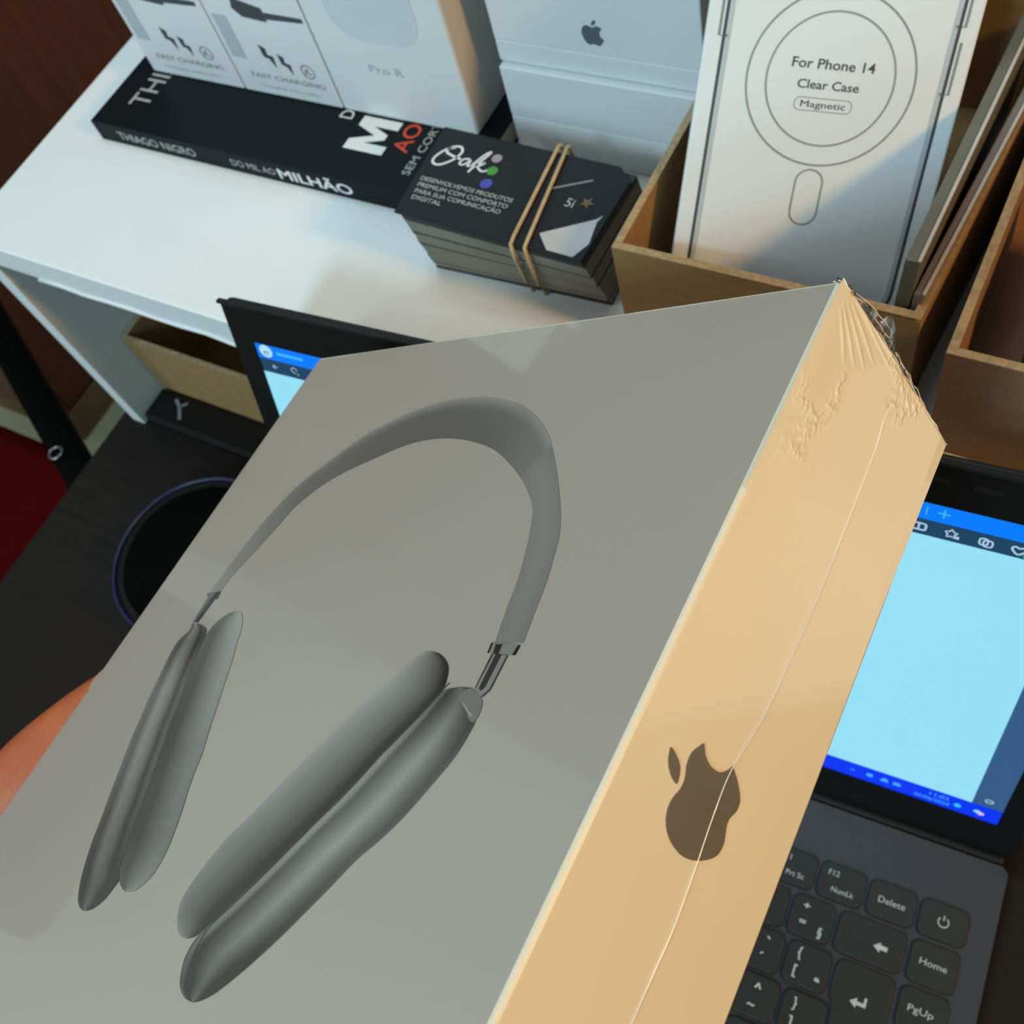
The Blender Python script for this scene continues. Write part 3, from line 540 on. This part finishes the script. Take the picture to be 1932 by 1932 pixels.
sic('icon', lambda b: (stroke(b, fd, [(.2566, -.0037), (.2602, -.0037)], .0006, lift=L1), stroke(b, fd, [(.2584, -.0019), (.2584, -.0055)], .0006, lift=L1)), icb)
sic('icon', lambda b: stroke(b, fd, [(.3060, -.0034), (.3090 - .0004, -.0034)], .0006, lift=L1), icb)
sic('icon', lambda b: (stroke(b, fd, rrect(.2500, .2543, -.0126, -.0098, .0006, 2), .0007, True, lift=L1), stroke(b, fd, [(.2522, -.0126), (.2522, -.0098)], .0006, lift=L1)), ic)
sic('icon', lambda b: (stroke(b, fd, [(.2618 + (.0019 if a % 2 == 0 else .0011) * math.sin(a * math.pi / 5), -.0112 + (.0019 if a % 2 == 0 else .0011) * math.cos(a * math.pi / 5)) for a in range(10)], .0006, True, lift=L1), flat(b, fd, [(.2632, -.0118), (.2643, -.0118), (.2643, -.0130), (.2632, -.0130)], lift=L1)), ic)
sic('icon', lambda b: (stroke(b, fd, rrect(.2700, .2724, -.0126, -.0098, .0008, 3), .0006, True, lift=L1), stroke(b, fd, rrect(.2712, .2738, -.0131, -.0103, .0008, 3), .0006, True, lift=L1)), ic)
sic('icon', lambda b: (stroke(b, fd, smooth_poly([(.2812, -.0131), (.2792, -.0110), (.2800, -.0099), (.2812, -.0104), (.2824, -.0099), (.2832, -.0110)], 3), .0007, True, lift=L1)), ic)
sic('icon', lambda b: flat(b, fd, disc(.2838, -.0130, .0013), lift=L1), mat('screen_green', (0, 0, 0), .3, emit=(.02, .25, .12), es=1))
text('^', fd, .2508, -.1624, .0022, icb, disp, width=.0020, lift=L1)
sic('icon', lambda b: (flat(b, fd, rrect(.2575, .2600, -.1620, -.1596, .0008, 3), lift=L1), flat(b, fd, [(.2628, -.1620), (.2640, -.1596), (.2656, -.1596), (.2664, -.1620)], lift=L1), flat(b, fd, rrect(.2680, .2712, -.1620, -.1599, .0006, 3), lift=L1)), mat('screen_task_icon', (0, 0, 0), .3, emit=(.06, .42, 1.0), es=1))
tk = mat('screen_task_text', (0, 0, 0), .3, emit=(.05, .38, 1.0), es=1)
text('11:02', fd, .2822, -.1602, .0024, tk, disp, width=.0075, lift=L1, bold=.01)
text('05/06/2024', fd, .2768, -.1640, .0022, tk, disp, width=.0135, lift=L1, bold=.01)
sic('icon', lambda b: flat(b, fd, disc(.2932, -.1614, .0014), lift=L1), mat('screen_cyan_dot', (0, 0, 0), .3, emit=(.02, .55, 1.0), es=1))
sic('icon', lambda b: flat(b, fd, [(.2990, -.1612), (.3002, -.1598), (.3018, -.1602), (.3010, -.1626)], lift=L1), mat('screen_multi_a', (0, 0, 0), .3, emit=(.25, .75, .85), es=1))
sic('icon', lambda b: flat(b, fd, [(.3012, -.1604), (.3030, -.1608), (.3034, -.1622), (.3014, -.1632)], lift=L1 * 2), mat('screen_multi_b', (0, 0, 0), .3, emit=(.80, .50, .62), es=1))
sic('icon', lambda b: stroke(b, fd, rrect(.3018, .3044, -.1523, -.1503, .0009, 3), .0008, True, lift=L1), mat('screen_gear', (0, 0, 0), .3, emit=(.30, .50, .62), es=1))
# keyboard
KZ = .0158
bm = bmesh.new(); 
kmesh = {}
def key(u, v, w, h, poly=None):      # centre in mm from the right rear corner, v towards the user
    k = (w, h, poly is not None)
    if k not in kmesh:
        bm = bmesh.new(); w2, h2 = w / 2 * mm, h / 2 * mm
        P = poly or rrect(-w2, w2, -h2, h2, .0030, 4)
        add_prism(bm, P, .0, .0011, bev=.00035, mi=1)
        me = bpy.data.meshes.new('key'); bmesh.ops.recalc_face_normals(bm, faces=bm.faces[:]); bm.to_mesh(me); bm.free(); me.materials.append(key_m); me.materials.append(key_side); kmesh[k] = me
    o = bpy.data.objects.new('key', kmesh[k]); C.objects.link(o); o.parent = lap; o.location = (u * mm, -v * mm, KZ + .0002); return o
key_outlines = []
def addkey(u, v, w, h, poly=None):
    key_outlines.append((u, v, w, h, poly)); return key(u, v, w, h, poly)
K = {}
for k in range(15): K[('a', k)] = addkey(-19.3 - 20.3 * k, 29.8, 18.6, 14.4)
K['home'] = addkey(-19.3, 47.4, 18.2, 16.2); K['back'] = addkey(-43.8, 47.4, 26.6, 16.2)
for k in range(13): K[('b', k)] = addkey(-67.6 - 19.1 * k, 47.4, 17.3, 16.2)
K['pgup'] = addkey(-19.3, 65.7, 18.2, 16.2)
EP = [(x * mm, y * mm) for x, y in ((-11.4 + 3, 8.1), (8.4, 8.1), (10.8, 7.2), (11.4, 5.1), (11.4, -23.6), (10.6, -25.8), (8.4, -26.4), (-5.6, -26.4), (-7.8, -25.6), (-8.6, -23.4), (-8.6, -10.8), (-9.6, -8.6), (-11.0, -6.6), (-11.6, -4.6), (-11.4, 5.1), (-10.6, 7.4))]
K['enter'] = addkey(-42.2, 65.7, 22.9, 16.21, EP)
for k in range(12): K[('c', k)] = addkey(-64.4 - 19.1 * k, 65.7, 17.3, 16.2)
K['tab'] = addkey(-296.5, 65.7, 24, 16.2)
K['pgdn'] = addkey(-19.3, 84.0, 18.2, 16.2)
for k in range(12): K[('d', k)] = addkey(-61.0 - 19.1 * k, 84.0, 17.3, 16.2)
addkey(-295.5, 84.0, 27, 16.2)
K['end'] = addkey(-19.3, 102.3, 18.2, 16.2); addkey(-49.5, 102.3, 38, 16.2)
for k in range(11): addkey(-79.6 - 19.1 * k, 102.3, 17.3, 16.2)
addkey(-297.5, 102.3, 23, 16.2)
for u, w in ((-19.3, 18.2), (-39.2, 17.3), (-58.3, 17.3), (-77.4, 17.3), (-96.5, 17.3), (-115.6, 17.3), (-179.5, 106), (-243.5, 17.3), (-262.6, 17.3), (-281.7, 17.3), (-300.5, 17.3)): addkey(u, 120.6, w, 16.2)
bm = bmesh.new()
for (u, v, w, h, poly) in key_outlines:
    P = [(x * 1.035, y * 1.035) for x, y in poly] if poly else rrect(-w / 2 * mm - .0005, w / 2 * mm + .0005, -h / 2 * mm - .0005, h / 2 * mm + .0005, .0034, 4)
    add_prism(bm, [(x + u * mm, y - v * mm - .00015) for x, y in P], KZ, KZ + .00012)
o = part('key_gap_shade', bm, key_side, lap); o['kind'] = 'stuff'  # thin black plates round the keys, painted shade instead of real recesses
boxpart('touchpad', lap_deck, lap, -.235, -.125, -.212, -.142, KZ, KZ + .0002)
def ktext(k, s, x, y, h, w=None, bold=.0): return text(s, Fr((0, 0, .0011), (1, 0, 0), (0, 1, 0)), x * mm, y * mm, h * mm, key_ink, K[k], width=(w * mm if w else None), bold=bold)
ktext(('a', 1), 'Delete', -5.2, -1.3, 2.6, 10.6); ktext(('a', 2), 'F12', -6.0, 2.2, 2.3, 4.4); ktext(('a', 2), 'NumLk', -3.4, -4.2, 2.2, 9.0); ktext(('a', 3), 'F11', -6.0, 2.2, 2.3, 4.4); ktext(('a', 3), 'Prt Sc', -2.2, -4.0, 2.2, 7.6)
bm = bmesh.new(); kf = Fr((0, 0, .0011), (1, 0, 0), (0, 1, 0))
stroke(bm, kf, [(.0020 * math.sin(math.radians(a)), .0020 * math.cos(math.radians(a))) for a in range(35, 326, 20)], .00045); stroke(bm, kf, [(0, .0006), (0, .0026)], .00045); part('lettering', bm, key_ink, K[('a', 0)])
ktext('home', 'Home', -5.2, -.8, 2.6, 10.4); ktext('pgup', 'PgUp', -5.4, -.8, 2.6, 9.6); ktext('pgdn', 'PgDn', -5.4, -.8, 2.6, 9.6); ktext('end', 'End', -4, -.8, 2.6, 7)
bm = bmesh.new(); flat(bm, kf, [(.0015, -.0008), (.0042, .0012), (.0042, .0002), (.0070, .0002), (.0070, -.0016), (.0042, -.0016), (.0042, -.0028)]); part('lettering', bm, key_ink, K['back'])
bm = bmesh.new(); flat(bm, kf, [(-.0035, -.0058), (-.0008, -.0038), (-.0008, -.0051), (.0018, -.0051), (.0018, -.0028), (.0028, -.0028), (.0028, -.0065), (-.0008, -.0065), (-.0008, -.0078)]); part('lettering', bm, key_ink, K['enter'])
ktext(('b', 0), '+', -4.2, 3.0, 2.6, 2.6, .03); ktext(('b', 0), '=', -4.2, -3.6, 2.6, 2.6, .03); ktext(('b', 0), '§', 3.6, -5.6, 3.4, 1.8, .02)
ktext(('b', 1), '_', -4.6, 3.4, 2.8, 2.4, .02); ktext(('b', 1), '-', -4.4, -3.6, 2.8, 2.0, .02)
ktext(('c', 0), '{', -4.6, 2.4, 3.8, 1.6, .02); ktext(('c', 0), '[', -4.6, -4.6, 3.8, 1.4, .02); ktext(('c', 0), 'ª', 4.0, -6.2, 3.4, 2.2, .02)
ktext(('c', 1), '`', 1.2, 2.0, 3.4, 1.8, .03); ktext(('c', 1), '´', .4, -4.6, 3.4, 1.6, .03)
ktext(('d', 0), '}', -4.6, 1.8, 3.8, 1.6, .02); ktext(('d', 0), ']', -4.6, -5.2, 3.8, 1.4, .02); ktext(('d', 0), 'º', 4.0, -6.2, 3.4, 2.2, .02)
ktext(('d', 1), '^', -1.4, 1.6, 3.6, 3.0, .03); ktext(('d', 1), '~', -2.2, -5.0, 3.4, 3.0, .03)
for k, s in enumerate('P O I U Y T R E W Q'.split()): ktext(('c', k + 2), s, -5.5, 2.6, 3, 2.2)
for k, s in enumerate('Ç L K J H G F D S A'.split()): ktext(('d', k + 2), s, -5.5, 2.6, 3, 2.2)
for k, s in enumerate('0 9 8 7 6 5 4 3 2 1'.split()): ktext(('b', k + 2), s, -5.5, -4, 3, 1.8)

# ------------------------------------------------------------------ headphone box
AX = Vector((0.86826033, -0.00114101, 0.49610755)); BY = -Vector((-0.00638406, -0.99994025, 0.00887325)); CZ_ = -Vector((0.49606779, -0.01087147, -0.86821573))
t = thing('headphone_box', 'shrink-wrapped white headphone box held up in front, picture of headphones on its lid', 'box', (-0.0357223667854738, 0.1293192963884983, 0.3335289827179441), rot_cols(AX, BY, CZ_))
hb = t; H_ = .217
bm = bmesh.new()
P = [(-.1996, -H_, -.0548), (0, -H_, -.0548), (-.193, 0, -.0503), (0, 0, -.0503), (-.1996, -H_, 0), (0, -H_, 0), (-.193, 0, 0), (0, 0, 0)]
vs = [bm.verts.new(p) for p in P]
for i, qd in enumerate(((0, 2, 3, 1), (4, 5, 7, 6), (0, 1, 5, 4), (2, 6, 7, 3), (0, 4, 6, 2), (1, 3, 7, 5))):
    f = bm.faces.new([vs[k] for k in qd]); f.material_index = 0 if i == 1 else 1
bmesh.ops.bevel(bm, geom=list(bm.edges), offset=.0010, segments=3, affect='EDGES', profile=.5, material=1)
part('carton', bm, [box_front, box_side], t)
ff = Fr((0, 0, 0), (1, 0, 0), (0, 1, 0), .00010)
vm = vcol_mat('headphone_print', .35, .9)
D = {k: [(p[0] * mm, p[1] * mm) for p in v] for k, v in DATA.items() if k not in ('wr_fan',)}
g = lambda v: v      # linear ink value
def band(s, u):      # s along from the right clasp, u from outer to inner edge
    base = lerp_tab([(0, .225), (.2, .25), (.30, .215), (.36, .18), (.5, .165), (.62, .165), (.80, .20), (.92, .28), (1, .31)], s)
    hi = lerp_tab([(0, 0), (.25, .10), (.40, .16), (.55, .15), (.75, .10), (.88, .02), (1, 0)], s)
    if s < .26: return base * (1 + .12 * math.sin(u * 3))
    return base + hi * max(0, 1 - u / .28) ** 1.2 - .02 * u
shaded('headband_print', ff, D['band_out'], D['band_in'], band, vm, t, 110, 16)
def ct_(v, k=1.8, m_=.20):
    w = max(.018, m_ + (v - m_) * k); return (w, w * .89, w * .77)
def cupA(s, u):      # left ear cup, shiny
    a = lerp_tab([(0, .20), (.18, .17), (.38, .27), (.60, .22), (.78, .13), (.93, .17), (1, .15)], u)
    e = lerp_tab([(0, .95), (.10, .80), (.25, 1.1), (.5, 1.0), (.75, .72), (.9, .55), (1, .62)], s)
    return ct_(a * e)
shaded('ear_cup_print', ff, D['lc_out'], D['lc_in'], cupA, vm, t, 60, 18, lift=.00004)
def cushA(s, u):
    a = lerp_tab([(0, .15), (.25, .145), (.6, .22), (.85, .26), (1, .25)], u); e = lerp_tab([(0, 1.25), (.25, 1.1), (.55, .85), (.8, .75), (1, .95)], s)
    return ct_(a * e)
shaded('ear_cushion_print', ff, D['lp_in'], D['lp_out'], cushA, vm, t, 60, 16, lift=.00003)
def cushB(s, u):
    a = lerp_tab([(0, .29), (.15, .25), (.5, .19), (.8, .13), (.95, .085), (1, .06)], u); e = lerp_tab([(0, 1.05), (.2, 1.1), (.6, .92), (.9, .75), (1, .95)], s)
    return ct_(a * e)
shaded('ear_cushion_print', ff, D['rp_out'], D['rp_in'], cushB, vm, t, 80, 20, lift=.00003)
def cupB(s, u):
    a = lerp_tab([(0, .10), (.035, .26), (.09, .25), (.16, .14), (.34, .20), (.55, .30), (.75, .19), (.92, .13), (1, .15)], u)
    e = lerp_tab([(0, .75), (.08, .72), (.25, 1.0), (.5, 1.0), (.75, .78), (.92, .5), (1, .62)], s); f_ = lerp_tab([(0, .55), (.2, .9), (1, 1)], s)
    v = .17 + (a - .17) * f_; return ct_(v * e)
shaded('ear_cup_print', ff, D['rc_in'], D['rc_out'], cupB, vm, t, 80, 28, lift=.00004)
def tone(n_, v, v2=None): return mat('headphone_ink_' + n_, (v, v * .90, v * .80), .35, coat=.9, coat_r=.08)
for k, nm, v in (('crown', 'crown', .20), ('crown_hi', 'crown_light', .34), ('rclasp', 'clasp', .24), ('rclasp_dark', 'dark', .02), ('rclasp_edge', 'black', .004), ('rclasp_edge2', 'black', .004), ('rstem', 'stem', .26), ('rstem_dark', 'dark2', .03), ('rstem_edge', 'line', .05), ('rstem_edge2', 'line', .05), ('lclasp', 'clasp2', .16), ('lclasp_dark', 'dark2', .03), ('lstem', 'stem2', .16), ('lstem_dark', 'dark3', .045)):
    sm = smooth_poly(D[k], 3) if k.startswith('crown') else D[k]
    decal('stem_print' if 'stem' in k else ('clasp_print' if 'clasp' in k else 'crown_print'), ff, [sm], tone(nm, v), t, lift=.00008 if ('dark' in k or 'edge' in k or 'hi' in k) else .00005)
bm = bmesh.new(); stroke(bm, ff, [((a[0] + b[0]) / 2, (a[1] + b[1]) / 2) for a, b in zip(resample(D['rp_in'][4:], 40), resample(D['rc_in'][1:], 40))][:37], .00030, lift=.00009)
part('seam_print', bm, tone('seam', .05), t)
# side face: emblem and film
fs = Fr((0, 0, 0), (0, 0, 1), (0, 1, 0), 0)     # x = local z, y = local y; normal points to -X, so lift is negative below
class FrS(Fr):
    def p(s, x, y, z=0.0): return Vector((.00010 + z, y, x))
fs = FrS((0, 0, 0), (0, 0, 1), (0, 1, 0))
decal('emblem', fs, [smooth_poly(D['logo'], 3), smooth_poly(D['leaf'], 3)], foil, t, label='grey foil bitten-apple mark')
# shrink film: seam line, fan creases and crumple
film_hi = mat('film_ridge', (.84, .78, .68), .12, coat=1, coat_r=.03)
bm = bmesh.new(); se = smooth_poly(D['seam'], 6, False); add_tube(bm, [(.00014, y, x) for x, y in se], .00011, 6)
part('film_seam', bm, film_hi, t, True, label='thin seam of the shrink film')
# creased film on the side face near the top corner, as relief
def bump2(y, x, cy, cx, sy, sx): return math.exp(-((y - cy) / sy) ** 2 - ((x - cx) / sx) ** 2)
def film_material():
    m = bpy.data.materials.new('clear_shrink_film'); m.use_nodes = True; nt = m.node_tree; nt.nodes.clear()
    out = nt.nodes.new('ShaderNodeOutputMaterial'); mix = nt.nodes.new('ShaderNodeMixShader'); tr = nt.nodes.new('ShaderNodeBsdfTransparent'); gl = nt.nodes.new('ShaderNodeBsdfGlossy')
    fz = nt.nodes.new('ShaderNodeFresnel'); fz.inputs[0].default_value = 1.5; gl.inputs['Roughness'].default_value = .12
    ma = nt.nodes.new('ShaderNodeMath'); ma.operation = 'MULTIPLY_ADD'; ma.inputs[1].default_value = 1.6; ma.inputs[2].default_value = .05
    nt.links.new(fz.outputs[0], ma.inputs[0]); nt.links.new(ma.outputs[0], mix.inputs[0]); nt.links.new(tr.outputs[0], mix.inputs[1]); nt.links.new(gl.outputs[0], mix.inputs[2]); nt.links.new(mix.outputs[0], out.inputs[0])
    return m
film = film_material()
fans = [[(p[0] * mm, p[1] * mm) for p in l] for l in DATA['wr_fan']]
def seg_d(p, a, b):
    ax, ay = a; bx, by = b; dx, dy = bx - ax, by - ay; tt = max(0, min(1, ((p[0] - ax) * dx + (p[1] - ay) * dy) / (dx * dx + dy * dy))); return math.hypot(p[0] - ax - dx * tt, p[1] - ay - dy * tt), tt
CR = [((-.0005, -.0215), (-.0078, -.0305)), ((-.0078, -.0305), (-.0120, -.0205)), ((-.0025, -.0262), (-.0090, -.0255)), ((-.0120, -.0205), (-.0112, -.0150)), ((-.0050, -.0350), (-.0095, -.0335)), ((-.022, -.001), (-.034, -.004)), ((-.030, -.002), (-.027, -.009)), ((-.036, -.001), (-.031, -.008))]
from mathutils import noise
def relief(z, y):
    h = 0
    for l in fans:
        d, tt = seg_d((z, y), l[0], l[2]); h += .00034 * math.exp(-(d / .00042) ** 2) * math.sin(math.pi * min(1, tt * .9 + .05))
    mk = 0
    for a, b in CR:
        d, tt = seg_d((z, y), a, b); mk = max(mk, math.exp(-(d / .0016) ** 2))
    n1 = 1 - abs(noise.noise((z * 700, y * 380, 1.3))) * 2.2; n2 = 1 - abs(noise.noise((z * 1500, y * 1300, 7.1))) * 2
    return h + mk * (.00042 * max(0, n1) ** 2 + .00016 * max(0, n2) ** 2)
bm = bmesh.new(); ny, nz = 200, 170; G = []
for j in range(ny + 1):
    y = -.0475 * j / ny; row = []
    for i in range(nz + 1):
        z = -.0503 * i / nz; e = min(1, i / 10, (nz - i) / 10, (ny - j) / 45)
        row.append(bm.verts.new((-.00005 + .00014 * e + .7 * relief(z, y) * e, y, z)))
    G.append(row)
for j in range(ny):
    for i in range(nz): bm.faces.new((G[j][i], G[j][i + 1], G[j + 1][i + 1], G[j + 1][i]))
part('film_creases', bm, [box_side], hb, True, label='creased film at the top of the side')
# crumpled excess film standing off the top end
rr = random.Random(5); bm = bmesh.new(); n_ = 34; prev = None; hts = []
for i in range(n_ + 1):
    f = i / n_; z = -.0503 * f
    h = .0080 * math.sin(math.pi * min(1, f * 1.02)) ** 1.1 * (1.0 if f < .45 else .62) + rr.uniform(-.0008, .0008)
    if abs(f - .43) < .02: h += .003
    if f > .97 or f < .02: h = .0004
    bk = min(1, f / .35)
    ring_ = [bm.verts.new((x * (.3 + .7 * bk) + rr.uniform(-.0006, .0006) * (k > 0), y, z + rr.uniform(-.0004, .0004) * (k > 0))) for k, (x, y) in enumerate(((.0002, -.0004), (-.0006, h * .35), (-.0022, h * .7), (-.0040, h)))]
    ring_ += [bm.verts.new((-.0055 * bk - .001 + rr.uniform(-.0006, .0006) * bk, h * .5 * bk, z)), bm.verts.new((-.009 * bk - .001, .0002, z))]
    if prev:
        for a in range(5): bm.faces.new((prev[a], prev[a + 1], ring_[a + 1], ring_[a]))
    prev = ring_
part('film_gusset', bm, film, hb, False, label='crumpled clear film at the top end')
bm = bmesh.new()
for k in range(3):
    pts = []
    for i in range(26):
        f = i / 25; h = .0040 * (k * .75 + .15) * math.sin(math.pi * f) ** .8 * (1.0 if f < .45 else .62)
        pts.append((-.0010 * k + rr.uniform(-.0003, .0003), h + rr.uniform(-.0003, .0003), -.0503 * f))
    add_tube(bm, pts, .00014, 5)
part('film_fold', bm, film_hi, hb, True, label='bright folds in the film')

# ------------------------------------------------------------------ left hand holding the box from below
skin_m = bpy.data.materials.new('skin'); skin_m.use_nodes = True; nt = skin_m.node_tree; b = nt.nodes['Principled BSDF']
tcn = nt.nodes.new('ShaderNodeTexCoord'); nz_ = nt.nodes.new('ShaderNodeTexNoise'); nz_.inputs['Scale'].default_value = 45; nz_.inputs['Detail'].default_value = 6
rp = nt.nodes.new('ShaderNodeValToRGB'); rp.color_ramp.elements[0].color = (.44, .085, .02, 1); rp.color_ramp.elements[1].color = (.56, .13, .035, 1); rp.color_ramp.elements[0].position = .35; rp.color_ramp.elements[1].position = .7
nt.links.new(tcn.outputs['Object'], nz_.inputs['Vector']); nt.links.new(nz_.outputs['Fac'], rp.inputs[0]); nt.links.new(rp.outputs[0], b.inputs['Base Color'])
b.inputs['Roughness'].default_value = .5; b.inputs['Subsurface Weight'].default_value = .12; b.inputs['Subsurface Radius'].default_value = (.006, .002, .001)
vr = nt.nodes.new('ShaderNodeTexVoronoi'); vr.inputs['Scale'].default_value = 900; nt.links.new(tcn.outputs['Object'], vr.inputs['Vector'])
bp = nt.nodes.new('ShaderNodeBump'); bp.inputs['Strength'].default_value = .15; bp.inputs['Distance'].default_value = .0005; nt.links.new(vr.outputs['Distance'], bp.inputs['Height']); nt.links.new(bp.outputs[0], b.inputs['Normal'])
J = []; E_ = []
def jn(p, r, par=None):
    J.append((p, r)); 
    if par is not None: E_.append((par, len(J) - 1))
    return len(J) - 1
wr = jn((-.300, -.2250, -.040), .026)
fo = jn((-.365, -.290, -.030), .030, wr); fo2 = jn((-.430, -.370, .000), .035, fo); fo3 = jn((-.500, -.460, .030), .040, fo2)
pc = jn((-.262, -.195, -.050), .029, wr); pk = jn((-.232, -.180, -.067), .024, pc)
th1 = jn((-.276, -.178, -.032), .019, pc); th2 = jn((-.256, -.1510, -.0235), .0135, th1); th3 = jn((-.232, -.1310, -.0195), .0112, th2); th4 = jn((-.2125, -.1160, -.0165), .0085, th3)
for i, (dy, L, z) in enumerate(((.028, .062, 0), (.010, .070, 0), (-.009, .066, 0), (-.027, .052, 0))):
    a = jn((-.212, -.180 + dy * .9, -.0700), .0108, pk); b_ = jn((-.212 + L * .55, -.178 + dy * 1.1, -.0655), .0095, a); c_ = jn((-.212 + L * .9, -.176 + dy * 1.15, -.0640), .0085, b_); d_ = jn((-.212 + L * 1.2, -.175 + dy * 1.2, -.0632), .0072, c_)
me = bpy.data.meshes.new('hand_skeleton'); me.from_pydata([j[0] for j in J], E_, [])
ho = bpy.data.objects.new('hand_skeleton', me); C.objects.link(ho)
sk = ho.modifiers.new('Skin', 'SKIN'); sk.branch_smoothing = .6; sk.use_smooth_shade = True
for i, (p, r) in enumerate(J): me.skin_vertices[0].data[i].radius = (r, r * (.80 if i in (0, pc, pk) else 1.0))
me.skin_vertices[0].data[0].use_root = True
sb = ho.modifiers.new('Sub', 'SUBSURF'); sb.levels = 2; sb.render_levels = 2
dg = bpy.context.evaluated_depsgraph_get(); hm = bpy.data.meshes.new_from_object(ho.evaluated_get(dg)); bpy.data.objects.remove(ho)
hm.name = 'hand'; hm.materials.clear(); hm.materials.append(skin_m)
for p in hm.polygons: p.use_smooth = True
hand = bpy.data.objects.new('person', hm); C.objects.link(hand)
hand.matrix_world = hb.matrix_world.copy()
tag(hand, 'bare left hand and forearm holding the headphone box at its left edge', 'person')
bm = bmesh.new(); bmesh.ops.create_uvsphere(bm, u_segments=14, v_segments=8, radius=1, matrix=Matrix.Translation((-.2145, -.1190, -.0095)) @ Matrix.Rotation(math.radians(35), 4, 'Z') @ Matrix.Diagonal((.0075, .0050, .0016, 1)))
part('thumbnail', bm, mat('nail', (.62, .34, .24), .3), hand, True, label='thumbnail')
